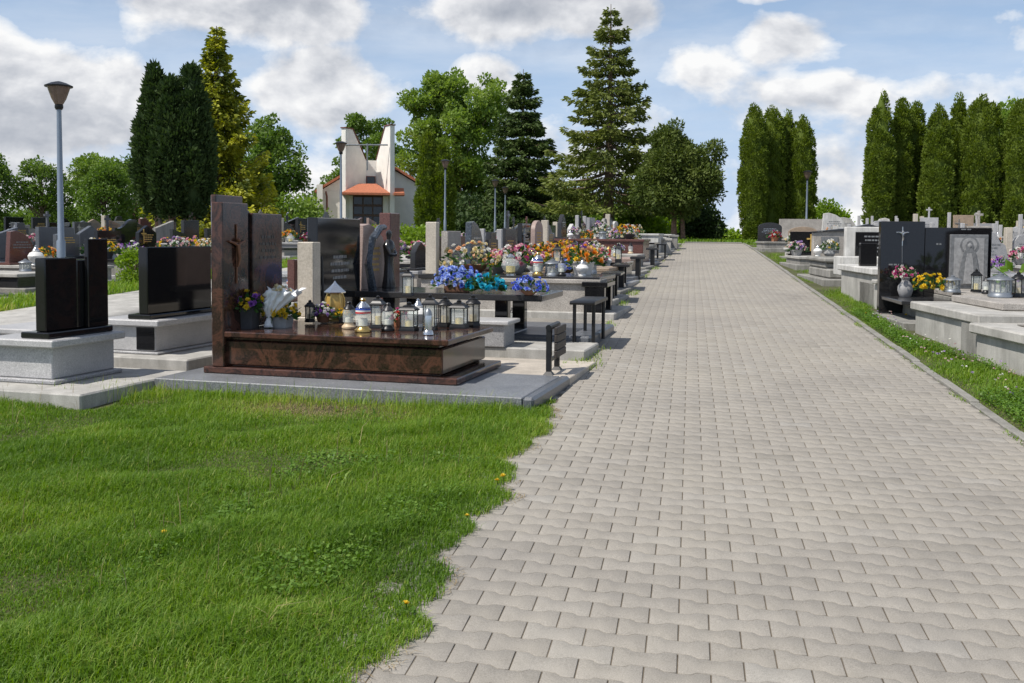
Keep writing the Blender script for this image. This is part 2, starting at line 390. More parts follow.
def paver_mat():
    mt, nt, out = nodes('paver'); p = N(nt, 'ShaderNodeBsdfPrincipled'); tc = N(nt, 'ShaderNodeTexCoord'); o = tc.outputs['Object']
    t = N(nt, 'ShaderNodeAttribute', attribute_name='tint')
    a = N(nt, 'ShaderNodeTexNoise', i_Scale=.55, i_Detail=7.0, i_Roughness=.65); b = N(nt, 'ShaderNodeTexNoise', i_Scale=9.0, i_Detail=8.0, i_Roughness=.75); c_ = N(nt, 'ShaderNodeTexNoise', i_Scale=260.0, i_Detail=2.0)
    for n in (a, b, c_): nt.links.new(o, n.inputs['Vector'])
    r = ramp(nt, [(0, (.25, .233, .203)), (.3, (.3, .278, .242)), (.7, (.325, .302, .264)), (1, (.338, .322, .29))], t.outputs['Fac'])
    s = ramp(nt, [(.3, (.82, .82, .835)), (.5, (.98, .975, .97)), (.7, (1.07, 1.06, 1.03))], a.outputs[0]); c = mixc(nt, r.outputs[0], s.outputs[0], 1.0, 'MULTIPLY')
    s = ramp(nt, [(.28, (.92, .915, .9)), (.5, (1, 1, 1)), (.75, (1.04,) * 3)], b.outputs[0]); c = mixc(nt, c, s.outputs[0], 1.0, 'MULTIPLY')
    s = ramp(nt, [(.3, (.78,) * 3), (.7, (1.2,) * 3)], c_.outputs[0]); c = mixc(nt, c, s.outputs[0], 1.0, 'MULTIPLY')
    nt.links.new(c, p.inputs['Base Color']); p.inputs['Roughness'].default_value = .88; p.inputs['Specular IOR Level'].default_value = .3
    bp = N(nt, 'ShaderNodeBump', i_Strength=.35, i_Distance=.003); nt.links.new(c_.outputs[0], bp.inputs['Height']); nt.links.new(bp.outputs[0], p.inputs['Normal'])
    nt.links.new(p.outputs[0], out.inputs[0]); return mt
def pavers():
    L, Pt, a, gap, ch, sh = .213, .12, .0095, .0026, .0014, -.085; gy, cy_ = .0022, .0012
    rg = np.random.default_rng(3); tx = [0, .2, .3, .7, .8, 1]; cv = [1, 1, -1, -1, 1, 1]
    top = np.array([(t * L, Pt / 2 + a * c) for t, c in zip(tx, cv)]); bot = np.array([(t * L, -Pt / 2 - a * c) for t, c in zip(tx, cv)])[::-1]
    cen = []
    for j in range(int(42 / Pt)):
        y = 1.2 + j * Pt
        for k in range(-10, 18):
            x = k * L + (L / 2 if j % 2 else 0) + .3
            yy = y + sh * x
            if yy < 1.0 or yy > 42: continue
            wob = .05 * math.sin(yy * 2.1) + .03 * math.sin(yy * 5.3 + 1)
            if x + L / 2 > pleft(yy) - (.13 if yy < 7.2 else .04) + wob * .5 and x < PR - .03: cen.append((x, yy))
    cen = np.array(cen); n = len(cen)
    oy = np.concatenate([bot, top[::-1][::-1][::-1]])  # counter-clockwise from the lower right
    oy = np.concatenate([bot[::-1], top[::-1]])
    full = oy.copy(); full[:, 0] = np.where(full[:, 0] < L / 2, np.maximum(full[:, 0], gap), np.minimum(full[:, 0], L - gap)); full[:, 1] -= np.sign(full[:, 1]) * gy
    ins = full.copy(); ins[:, 0] = np.where(ins[:, 0] < L / 2, np.maximum(ins[:, 0], gap + ch), np.minimum(ins[:, 0], L - gap - ch)); ins[:, 1] -= np.sign(ins[:, 1]) * cy_
    k = len(oy); ring = np.concatenate([ins, full, full]); rz = np.concatenate([np.full(k, .03), np.full(k, .0292), np.full(k, .02)])
    X = cen[:, 0:1] + ring[None, :, 0]; X = np.minimum(X, PR - .006)
    Y = cen[:, 1:2] + ring[None, :, 1] + sh * ring[None, :, 0]
    tilt = rg.normal(0, .0022, (n, 2)); dz = rg.normal(0, .0006, (n, 1))
    Z = zgn(X, Y) + rz[None] - .02 + dz + tilt[:, 0:1] * (ring[None, :, 0] - L / 2) + tilt[:, 1:2] * ring[None, :, 1]
    Vv = np.stack([X, Y, Z], -1).reshape(-1, 3)
    i = np.arange(k); j = (i + 1) % k
    qs = np.concatenate([np.stack([i + k, j + k, j, i], -1), np.stack([i + 2 * k, j + 2 * k, j + k, i + k], -1)])
    loops1 = np.concatenate([np.arange(k), qs.ravel()]); tot1 = np.concatenate([[k], np.full(2 * k, 4)])
    loops = (loops1[None] + (np.arange(n) * 3 * k)[:, None]).ravel(); tots = np.tile(tot1, n)
    tint = np.repeat(rg.beta(4, 4, n), 2 * k + 1)
    tag(npmesh('path', Vv, loops, paver_mat(), tint, totals=tots), 'beige interlocking block paved path rising up the cemetery', 'path', kind='structure')
pavers()
def kerb_run(name, x, y0, y1, label):
    mb = MB(); y = y0
    while y < y1:
        z = zg(x, y + .5); mb.T = Matrix.Translation((x + rnd.uniform(-.006, .006), y, z)) @ Matrix.Rotation(math.atan(.03), 4, 'X')
        mb.box(0, .004, -.12, .07,   .994, .014 + rnd.uniform(-.006, .006), b=.006); y += 1.0
    tag(mb.build(name, M['kerbgrey']), label, 'kerb', kind='structure')
kerb_run('kerb', PR + .002, 2, 42, 'low concrete edging along the right side of the path')
strip('crossing_path', lambda y: -14, lambda y: 14, 42.6, 44.4, .02, M['kerbgrey'], 'grey cross path at the crest of the rise', 'path', 8, cols=40)
strip('side_path', lambda y: -9.25, lambda y: -7.35, 4, 44, .03, M['conc'], 'pale concrete side path behind the second grave row', 'side path', 60, .1)
strip('side_path', lambda y: -19.0, lambda y: -17.4, 8, 44, .03, M['conc'], 'pale concrete side path far left between grave rows', 'side path', 40, .1)
strip('grave_bed', lambda y: -7.3, lambda y: pleft(y) - .1, 7.2, 42, .006, M['gravel'], 'grey gravel bed under the left grave rows', 'gravel bed', 60)
strip('grave_bed', lambda y: -17.3, lambda y: -10.5, 6, 44, .006, M['gravel'], 'grey gravel bed under the rows past the side path', 'gravel bed', 40)
strip('grave_bed', lambda y: 3.0 + max(0, 20 - y) * .02, lambda y: 16, 11, 42, .006, M['gravel'], 'grey gravel bed under the right graves', 'gravel bed', 40)
strip('lawn', lambda y: -9.2, lambda y: pleft(y) - .3, .5, 7.4, .008, M['lawnsoil'], 'green lawn in the left foreground', 'lawn', 20)
strip('verge', lambda y: PR + .07, lambda y: 3.1, 3, 42, .009, M['lawnsoil'], 'grass verge right of the path', 'verge', 40)
# ------------------------------------------------------------------ grass
def vnoise(x, y, s, seed):
    rg = np.random.default_rng(seed); v = 0
    for k in range(7):
        a = rg.uniform(0, 6.28); f = s * rg.uniform(.6, 2.2); v = v + np.sin((x * math.cos(a) + y * math.sin(a)) * f + rg.uniform(0, 6.28))
    return v / 3.2
def blades(name, X, Y, hgt, wid, mat, label, cat, seed, tint=None, lean=.55, dz=0.0):
    rg = np.random.default_rng(seed); n = len(X)
    h = hgt * rg.uniform(.55, 1.25, n); a = rg.uniform(0, 6.28, n); ln = h * np.abs(rg.normal(lean, .35, n))
    wind = .08 * h
    w = wid * rg.uniform(.6, 1.3, n); px, py = np.cos(a + 1.57) * w / 2, np.sin(a + 1.57) * w / 2
    dx, dy = np.cos(a) * ln + wind, np.sin(a) * ln - wind * .3; Z = zgn(X, Y) + dz
    mx, my = X + dx * .32, Y + dy * .32; tx, ty = X + dx, Y + dy
    V = np.stack([np.stack([X - px, Y - py, Z], 1), np.stack([X + px, Y + py, Z], 1), np.stack([mx + px * .85, my + py * .85, Z + h * .62], 1), np.stack([mx - px * .85, my - py * .85, Z + h * .62], 1),
                  np.stack([tx + px * .12, ty + py * .12, Z + h * np.clip(1 - .28 * ln / h, .35, 1)], 1), np.stack([tx - px * .12, ty - py * .12, Z + h * np.clip(1 - .28 * ln / h, .35, 1)], 1)], 1).reshape(-1, 3)
    b = (np.arange(n) * 6)[:, None]; Q = np.stack([b + [[0, 1, 2, 3]], b + [[3, 2, 4, 5]]], 1).reshape(-1, 4)
    t = rg.beta(2, 2.6, n) if tint is None else tint
    return tag(npmesh(name, V, Q, mat, np.repeat(t, 2)), label, cat, kind='stuff')
rg = np.random.default_rng(11)
def scatter(n, x0, x1, y0, y1): return rg.uniform(x0, x1, n), rg.uniform(y0, y1, n)
def edge_in(X, Y): return np.array([pleft(y) for y in Y]) - X + .055 + .045 * np.sin(Y * 4.1) + .035 * np.sin(Y * 11.7 + 1) + .02 * np.sin(Y * 23)
X, Y = scatter(900000, -8.6, -.75, 2.3, 7.45)
# keep what the picture's left edge could nearly see
keep = (X > -(Y * .80) - .9) & (rg.random(len(X)) < np.clip(1.55 - Y * .13, .25, 1))
e = edge_in(X, Y); pat = vnoise(X, Y, 2.2, 5)
keep &= (e > -.004) & (rg.random(len(X)) < np.clip(e / .04, .2, 1))
bare = 1.25 * np.exp(-(((X + 2.7) / .9) ** 2 + ((Y - 6.9) / .35) ** 2)) + np.exp(-(((X + 5.1) / .35) ** 2 + ((Y - 6.0) / .16) ** 2)) + .5 * np.exp(-(((X + 1.9) / .5) ** 2 + ((Y - 5.0) / .4) ** 2))
keep &= rg.random(len(X)) > bare * .75
inkerb = ((X > -4.25) & (X < -1.1) & (Y > 7.12 - .07 * (X + 1.1))) | ((X < -4.2) & (Y > 6.55 - .07 * (X + 4.3)))
keep &= ~inkerb
X, Y, e, pat, bare = X[keep], Y[keep], e[keep], pat[keep], bare[keep]
tn = np.clip(.34 + .17 * pat + .1 * vnoise(X, Y, 9, 12) + rg.normal(0, .2, len(X)) + .35 * bare + .25 * np.exp(-np.abs(e) * 9), 0, 1); tn[rg.random(len(X)) < .035] = 1
hh = (.06 + .022 * vnoise(X, Y, 3.1, 8) + .016 * vnoise(X, Y, 9, 13) + .018 * pat) * np.clip(.55 + e * 1.6, .5, 1) * (1 + .3 * np.exp(-((Y - 7.0) / .25) ** 2)) * (1 - .6 * np.clip(bare, 0, 1))
blades('grass', X, Y, np.clip(hh, .04 - .018 * np.clip(e * 4, 0, 1), .15), .0036, M['grassblade'], 'short green lawn grass in the left foreground', 'grass', 21, tn, .55, np.where(e < .17, .0095, 0))
# dry litter where the lawn meets the paving, and on the worn patches
X, Y = scatter(15000, -1.3, -.7, 2.3, 7.3); e_ = edge_in(X, Y); k = (np.abs(e_ + .01) < .045) & (rg.random(len(X)) < .15 + .45 * vnoise(X, Y, 4, 71)); X, Y = X[k], Y[k]
X2, Y2 = scatter(12000, -4.2, -1.6, 6.5, 7.15); k = rg.random(len(X2)) < np.exp(-(((X2 + 2.9) / .9) ** 2 + ((Y2 - 6.85) / .2) ** 2)); X2, Y2 = X2[k], Y2[k]; X3, Y3 = rg.normal(-5.1, .25, 500), rg.normal(5.95, .08, 500)
X, Y = np.concatenate([X, X2, X3]), np.concatenate([Y, Y2, Y3])
blades('dry_litter', X, Y, .016, .003, M['straw'], 'dry straw coloured litter along the lawn edge', 'dry litter', 27, rg.random(len(X)), 2.4, .012)
# taller bents along the stone edging
X, Y = scatter(900, -4.9, -1.15, 6.75, 7.25); k = Y < 7.1 - .07 * (X + 1.1); X, Y = X[k], Y[k]
blades('grass', X, Y, .16, .004, M['grassblade'], 'tall grass stems along the stone edging', 'grass', 22, np.clip(rg.normal(.75, .2, len(X)), 0, 1), .35)
X, Y = scatter(220, -5.5, -1.2, 2.8, 6.9); k = (vnoise(X, Y, 1.4, 91) > -.2) & (edge_in(X, Y) > .1); X, Y = X[k], Y[k]
blades('grass', X, Y, .19, .0032, M['straw'], 'thin dry seed stems standing over the lawn', 'grass', 28, np.clip(rg.normal(.7, .2, len(X)), 0, 1), .3)
X, Y = scatter(900, -5.5, -1.1, 2.6, 6.9); k = (vnoise(X, Y, 2.2, 93) > .4) & (edge_in(X, Y) > .05); X, Y = X[k], Y[k]
blades('grass', X, Y, .075, .016, M['clover'], 'broad bladed weeds among the lawn grass', 'grass', 29, rg.random(len(X)), .9)
# verge, cracks and strips
X, Y = scatter(210000, PR - .06, 3.4, 4, 42)
e2 = X - PR + .03 + .06 * np.sin(Y * 4) + .04 * np.sin(Y * 9.3); k = (e2 > 0) & (X < 2.62 + .16 * np.clip(10.6 - Y, -1, 3) + .25 * (Y > 15.2)) & (rg.random(len(X)) < np.clip(11 / Y, .15, 1) * np.clip(e2 * 7 + .3, 0, 1))
k &= rg.random(len(X)) < np.where(Y > 15, np.clip(.5 + vnoise(X, Y, 1.3, 77), 0, 1), 1)
X, Y = X[k], Y[k]; hv = np.clip(.07 + .03 * vnoise(X, Y, 3, 9), .03, .13) * np.clip((X - PR) * 3, .35, 1.1)
blades('grass', X, Y, hv, .006, M['grassblade'], 'grass along the right verge of the path', 'grass', 23, np.clip(rg.normal(.5, .2, len(X)), 0, 1))
X, Y = scatter(60000, PR + .1, 3.3, 4.5, 14.4); k = (X < 2.6 + .16 * np.clip(10.6 - Y, -1, 3)) & (vnoise(X, Y, 2.6, 31) > -.25); X, Y = X[k], Y[k]
def leaves_quads(C, A, Bv, l, w):
    """diamond leaves: C root, A axis, Bv width direction"""
    l = np.asarray(l)[:, None]; w = np.asarray(w)[:, None]
    V = np.stack([C, C + A * l * .5 + Bv * w * .5, C + A * l, C + A * l * .5 - Bv * w * .5], 1).reshape(-1, 3)
    return V, np.arange(len(C) * 4).reshape(-1, 4)
def unit(v): return v / np.maximum(np.linalg.norm(v, axis=1, keepdims=True), 1e-6)
def clover_patch(X, Y, label, seed, hmax=.09, ls=1.0):
    g = np.random.default_rng(seed); n = len(X); C = np.stack([X, Y, zgn(X, Y) + .01 + g.uniform(.1, 1, n) * hmax], 1)
    A = unit(np.stack([g.normal(0, 1, n), g.normal(0, 1, n), g.normal(.25, .35, n)], 1)); B = unit(np.cross(A, np.stack([g.normal(0, .3, n), g.normal(0, .3, n), np.ones(n)], 1)))
    V, Q = leaves_quads(C, A, B, g.uniform(.025, .055, n) * ls, g.uniform(.02, .04, n) * ls); tag(npmesh('clover', V, Q, M['clover'], g.beta(2, 2, n)), label, 'clover', kind='stuff')
clover_patch(X, Y, 'low clover leaves on the right verge beside the concrete tomb', 33, .09, .55)
X, Y = scatter(9000, -2.2, -.95, 3.4, 5.6); k = (edge_in(X, Y) > .0) & (vnoise(X, Y, 4, 41) > .35); clover_patch(X[k], Y[k], 'low clover leaves at the lawn edge beside the paving', 34, .06, .5)
# clover blossoms
def blossoms(n, fx, label, mats, seed):
    g = np.random.default_rng(seed); Vs = []; Qs = []; mi = []; b = 0; ok = 0
    while ok < n:
        x, y = fx(g); z = zg(x, y) + g.uniform(.06, .11); k = 10; C = np.repeat([[x, y, z]], k, 0)
        A = unit(np.stack([g.normal(0, 1, k), g.normal(0, 1, k), g.normal(.5, .5, k)], 1)); B = unit(np.cross(A, g.normal(0, 1, (k, 3))))
        V, Q = leaves_quads(C, A, B, g.uniform(.01, .016, k), np.full(k, .01)); Vs.append(V); Qs.append(Q + b); b += len(V); mi += [g.integers(0, len(mats))] * k; ok += 1
    tag(npmesh('clover_blossoms', np.concatenate(Vs), np.concatenate(Qs), mats, np.random.default_rng(1).random(len(mi)), mi=mi), label, 'clover blossoms', kind='stuff')
blossoms(130, lambda g: (lambda y: (PR + .15 + g.beta(2, 1.6) * (.55 + .16 * max(-1, min(3, 10.6 - y))), y))(g.uniform(6.4, 14)), 'white and pink clover blossoms dotted over the right verge', [M['p_white'], M['p_palepink'], M['p_white'], M['p_lilac']], 51)
# weeds in the joints along the left edge of the path
X, Y = scatter(16000, -1.25, -.3, 7.3, 41); pl = np.array([pleft(y) for y in Y]); k = (np.abs(X - pl - .02) < .1 + .12 * vnoise(X * 0, Y, 2.5, 61)) & (vnoise(X, Y, 1.6, 62) > .1) & (rg.random(len(X)) < np.clip(14 / Y, .3, 1)); X, Y = X[k], Y[k]
blades('grass', X, Y, .07, .008, M['grassblade'], 'weedy tufts in the gap between kerbs and paving', 'grass', 24, np.clip(rg.normal(.6, .2, len(X)), 0, 1), .8)
X, Y = scatter(26000, -10.45, -9.3, 9, 40); k = rg.random(len(X)) < np.clip(14 / Y, .25, 1); X, Y = X[k], Y[k]
blades('grass', X, Y, .14, .012, M['grassblade'], 'grass strip beyond the concrete side path', 'grass', 25, np.clip(rg.normal(.6, .2, len(X)), 0, 1))
X, Y = scatter(9000, pleft(30) - 6, 3.4, 41.5, 48); k = (np.abs(Y - 43.5) > .95) & ((X > PR) | (X < -.2) | (Y > 44.4)); X, Y = X[k], Y[k]
blades('grass', X, Y, .16, .03, M['grassblade'], 'rough grass around the crest of the path', 'grass', 26)
# dandelions
def dandelion(px, py, label, h=.07, bud=.018):
    x, y = at(px, py, h); z = zg(x, y); r = empty('dandelion', (x, y, z)); tag(r, label, 'dandelion', 'dandelions in the lawn')
    s = MB(); s.tube([(0, 0, -.01), (.005, .003, h * .5), (0, 0, h)], .0022, 6); s.build('stem', M['clover'], r)
    g = np.random.default_rng(int(px)); k = 46; A = unit(np.stack([g.normal(0, 1, k), g.normal(0, 1, k), g.uniform(.1, 1.2, k)], 1)); B = unit(np.cross(A, [[0, 0, 1.0]] + g.normal(0, .1, (k, 3))))
    V, Q = leaves_quads(np.repeat([[0, 0, h - .002]], k, 0), A, B, np.full(k, bud), np.full(k, .007)); npmesh('flower_head', V, Q, M['p_yellow'], g.random(k), r)
dandelion(164, 532, 'small yellow dandelion alone in the middle of the left lawn', .06, .016)
dandelion(503, 476, 'taller of the yellow dandelions at the lawn edge near the stone kerb', .09, .02)
dandelion(497, 480, 'lower yellow dandelion at the lawn edge near the stone kerb', .06, .015)
dandelion(406, 603, 'yellow dandelion at the lawn edge low down beside the paving', .06, .015)
dandelion(467, 515, 'smallest yellow dandelion on the bare lawn edge', .04, .012)
dandelion(906, 315, 'yellow dandelion on the right verge below the black crucifix headstone', .1, .03)
dandelion(866, 313, 'yellow dandelion on the right verge at the path edging', .08, .022)
# ------------------------------------------------------------------ trees
def leaf_object(name, C, Nrm, mat, l, w, seed, tint, parent, up=.2, jit=.8, droop=0.0):
    g = np.random.default_rng(seed); n = len(C)
    A = unit(Nrm + g.normal(0, jit, (n, 3)) + np.array([0, 0, up - droop])); B = unit(np.cross(A, g.normal(0, 1, (n, 3))))
    ll = l * g.uniform(.6, 1.35, n); V, Q = leaves_quads(C, A, B, ll, ll * w)
    return npmesh(name, V, Q, mat, np.clip(tint, 0, 1), parent)
def sphere_pts(g, n):
    v = g.normal(0, 1, (n, 3)); return unit(v)
def tree_root(name, label, x, y, cat='tree', group=None):
    r = empty(name, (x, y, zg(x, y) - .05)); tag(r, label, cat, group); return r
def broadleaf(label, x, y, h, lobes, mat, seed, leaf=.2, n=16000, clump=.75, trunk_r=.16, tr=.28, bark='bark', name='broadleaf_tree', group=None, lw=.62, flat=.75, cat='tree', gaps=.35, nclump=None):
    """lobes: (dx, dy, z centre, rx, ry, rz) as parts of the crown"""
    g = np.random.default_rng(seed); r = tree_root(name, label, x, y, cat, group)
    vols = np.array([q[3] * q[4] * q[5] for q in lobes]) ** .75; nc = nclump or int(max(14, 26 * sum(vols) / max(clump, .2) ** 2.2)); nc = min(nc, 240)
    cl = []
    while len(cl) < nc:
        q = lobes[g.choice(len(lobes), p=vols / vols.sum())]; d = sphere_pts(g, 1)[0]; rr = g.uniform(.35, 1) ** .5
        p = np.array([q[0] + d[0] * q[3] * rr, q[1] + d[1] * q[4] * rr, q[2] + d[2] * q[5] * rr])
        if p[2] < h * .04: continue
        cl.append(p)
    cl = np.array(cl); sz = clump * g.uniform(.55, 1.3, nc); ct = g.normal(0, .14, nc)
    idx = g.choice(nc, n, p=sz ** 2 / (sz ** 2).sum()); d = sphere_pts(g, n)
    rad = sz[idx] * g.uniform(.25, 1.05, n) ** .6; C = cl[idx] + d * rad[:, None] * np.array([1, 1, flat])
    keep = C[:, 2] > .05; C, d, idx = C[keep], d[keep], idx[keep]
    tint = .48 + ct[idx] + g.normal(0, .17, len(C)); tint[g.random(len(C)) < .02] += .35
    leaf_object('crown', C, d * .8, mat, leaf, lw, seed + 1, tint, r, .05, .7)
    mb = MB(); top = np.array([g.normal(0, .15), g.normal(0, .15), h * .8]); zb = h * tr
    path = [(0, 0, -.3), (g.normal(0, .05), g.normal(0, .05), zb * .6), (top[0] * .4, top[1] * .4, h * .5), tuple(top)]
    mb.tube(path, [trunk_r * 1.25, trunk_r, trunk_r * .6, trunk_r * .15], 9)
    for k in range(min(nc, 46)):
        p = cl[k]; z0 = min(max(zb * .8, p[2] * g.uniform(.45, .75)), h * .7); s = np.array([top[0] * z0 / h, top[1] * z0 / h, z0]); mid = s + (p - s) * .5 + np.array([0, 0, -.06 * np.linalg.norm(p - s)])
        rr = trunk_r * g.uniform(.16, .34); mb.tube([tuple(s), tuple(mid), tuple(p)], [rr, rr * .7, rr * .25], 5)
    mb.build('trunk', M[bark], r); return r
def conifer(label, x, y, h, rad, mat, seed, per=70, droop=.25, zlow=.12, leaf=.32, trunk_r=.2, shape=.85, levels=26, branches=6, name='spruce_tree', lw=.34, tiltup=.15, bark='bark', twig=.3, ragged=.3):
    g = np.random.default_rng(seed); r = tree_root(name, label, x, y); mb = MB()
    mb.tube([(0, 0, -.3), (g.normal(0, .03), 0, h * .5), (0, 0, h * .99)], [trunk_r * 1.15, trunk_r * .6, .015], 9)
    Cs, Ds, Ts = [], [], []
    for i in range(levels):
        t = (i + g.uniform(-.3, .3)) / levels; t = min(max(t, 0), .985); z = h * (zlow + (1 - zlow) * t); R_ = rad * (1 - t) ** shape + .06 * rad * (1 - t) + .05
        nb = branches if t < .8 else max(4, branches - 1); a0 = g.uniform(0, 6.28)
        for k in range(nb):
            a = a0 + 6.283 * k / nb + g.normal(0, .25); L = R_ * g.uniform(1 - ragged, 1 + ragged * .5)
            dirv = np.array([math.cos(a), math.sin(a), 0]); s = np.linspace(.0, 1, 7); zz = z + L * (-droop * s * (1.1 - .45 * s) + tiltup * s ** 3 + (.25 * s if t > .75 else 0))
            P = dirv[None] * (L * s)[:, None]; P[:, 2] = zz
            if L > .5: mb.tube([tuple(q) for q in P[::2]], [.035 * L ** .5 + .008, .022 * L ** .5, .012, .004], 4)
            n = int(per * L * (.6 + .6 * g.random())) + 8; u = g.uniform(.12, 1.0, n) ** .8
            ci = np.stack([np.interp(u, s, P[:, j]) for j in range(3)], 1); sd = g.choice([-1, 1], n); lat = np.array([-math.sin(a), math.cos(a), 0])
            wsp = twig * L * (1.08 - u) + .1; off = sd * g.uniform(0, 1, n) * wsp
            C = ci + lat[None] * off[:, None] + g.normal(0, .035, (n, 3)) ; C[:, 2] -= np.abs(off) * .28 * g.random(n) + g.uniform(0, .16, n)
            D = dirv[None] * .75 + lat[None] * (sd * .7)[:, None] + np.array([0, 0, -.3]); Cs.append(C); Ds.append(D); Ts.append(np.full(n, g.normal(.5, .12)) + g.normal(0, .13, n))
    leaf_object('crown', np.concatenate(Cs), np.concatenate(Ds), mat, leaf, lw, seed + 1, np.concatenate(Ts), r, 0, .35)
    mb.build('trunk', M[bark], r); return r
def column(label, x, y, h, rad, mat, seed, n=9000, leaf=.24, name='columnar_thuja', group=None, top=1.6, base=.35, flutes=0.05, trunk_r=.1, z0=.15, lw=.42, cat='tree', parent=None, off=(0, 0), lean=0.0, bark='barkred', out=.8, cl=.17):
    g = np.random.default_rng(seed); r = parent or tree_root(name, label, x, y, cat, group)
    def prof(t): return rad * np.minimum(1, (t / .28 + base)) ** .5 * np.clip(1 - np.clip((t - .3) / .7, 0, 1) ** top, 0, 1) ** .8
    ph = g.uniform(0, 6.28, 8); amp = g.uniform(.5, 1.1, 4)
    def lump(a, z): return 1 + amp[0] * .06 * np.sin(2 * a + z * .9 + ph[0]) + flutes * np.sin(7 * a + ph[1] + .8 * z) + amp[1] * .05 * np.sin(z * 2.3 + 2 * a + ph[2]) + amp[2] * .04 * np.sin(z * 5 + 3 * a + ph[3])
    ta_ = np.linspace(0, 1, 60); wts = prof(ta_) + .02 * rad; nc = int(11 * h * rad / cl ** 1.6 * .62)
    t = np.interp(g.random(nc), np.cumsum(wts) / wts.sum(), ta_); a = g.uniform(0, 6.28, nc); cr = cl * g.uniform(.6, 1.35, nc); rr = np.maximum(prof(t) * lump(a, t * h) - cr * .35, 0) * g.uniform(.9, 1.05, nc); z = z0 + t * (h - z0)
    P = np.stack([off[0] + rr * np.cos(a) + lean * z, off[1] + rr * np.sin(a), z], 1); O = np.stack([np.cos(a), np.sin(a), np.full(nc, .35)], 1)
    idx = g.choice(nc, n, p=cr ** 2 / (cr ** 2).sum()); d = unit(sphere_pts(g, n) + O[idx] * .75); C = P[idx] + d * (cr[idx] * g.uniform(.55, 1.0, n))[:, None] * np.array([1, 1, 1.25]); C[:, 2] = np.maximum(C[:, 2], .02)
    ct = g.normal(0, .1, nc); D = d * out + np.array([0, 0, .6])
    leaf_object('crown', C, D, mat, leaf, lw, seed + 1, .46 + ct[idx] + g.normal(0, .15, n), r, 0, .3)
    m = 14; ta = np.linspace(0, 1, 22); aa = np.arange(m) * 6.2832 / m; T_, A_ = np.meshgrid(ta, aa, indexing='ij'); RR = prof(T_) * lump(A_, T_ * h) * .84
    V = np.stack([off[0] + RR * np.cos(A_) + lean * (z0 + T_ * (h - z0)), off[1] + RR * np.sin(A_), z0 + T_ * (h - z0)], -1).reshape(-1, 3); k = np.arange(21)[:, None] * m + np.arange(m)[None]; k2 = np.arange(21)[:, None] * m + (np.arange(m)[None] + 1) % m
    npmesh('inner_foliage', V, np.stack([k, k2, k2 + m, k + m], -1).reshape(-1, 4), mat, np.full(21 * m, .3), r, True)
    mb = MB(); mb.tube([(off[0], off[1], -.3), (off[0], off[1], z0 + .4), (off[0] + lean * h * .5, off[1], h * .5)], [trunk_r * 1.2, trunk_r, trunk_r * .4], 8); mb.build('trunk', M[bark], r)
    return r
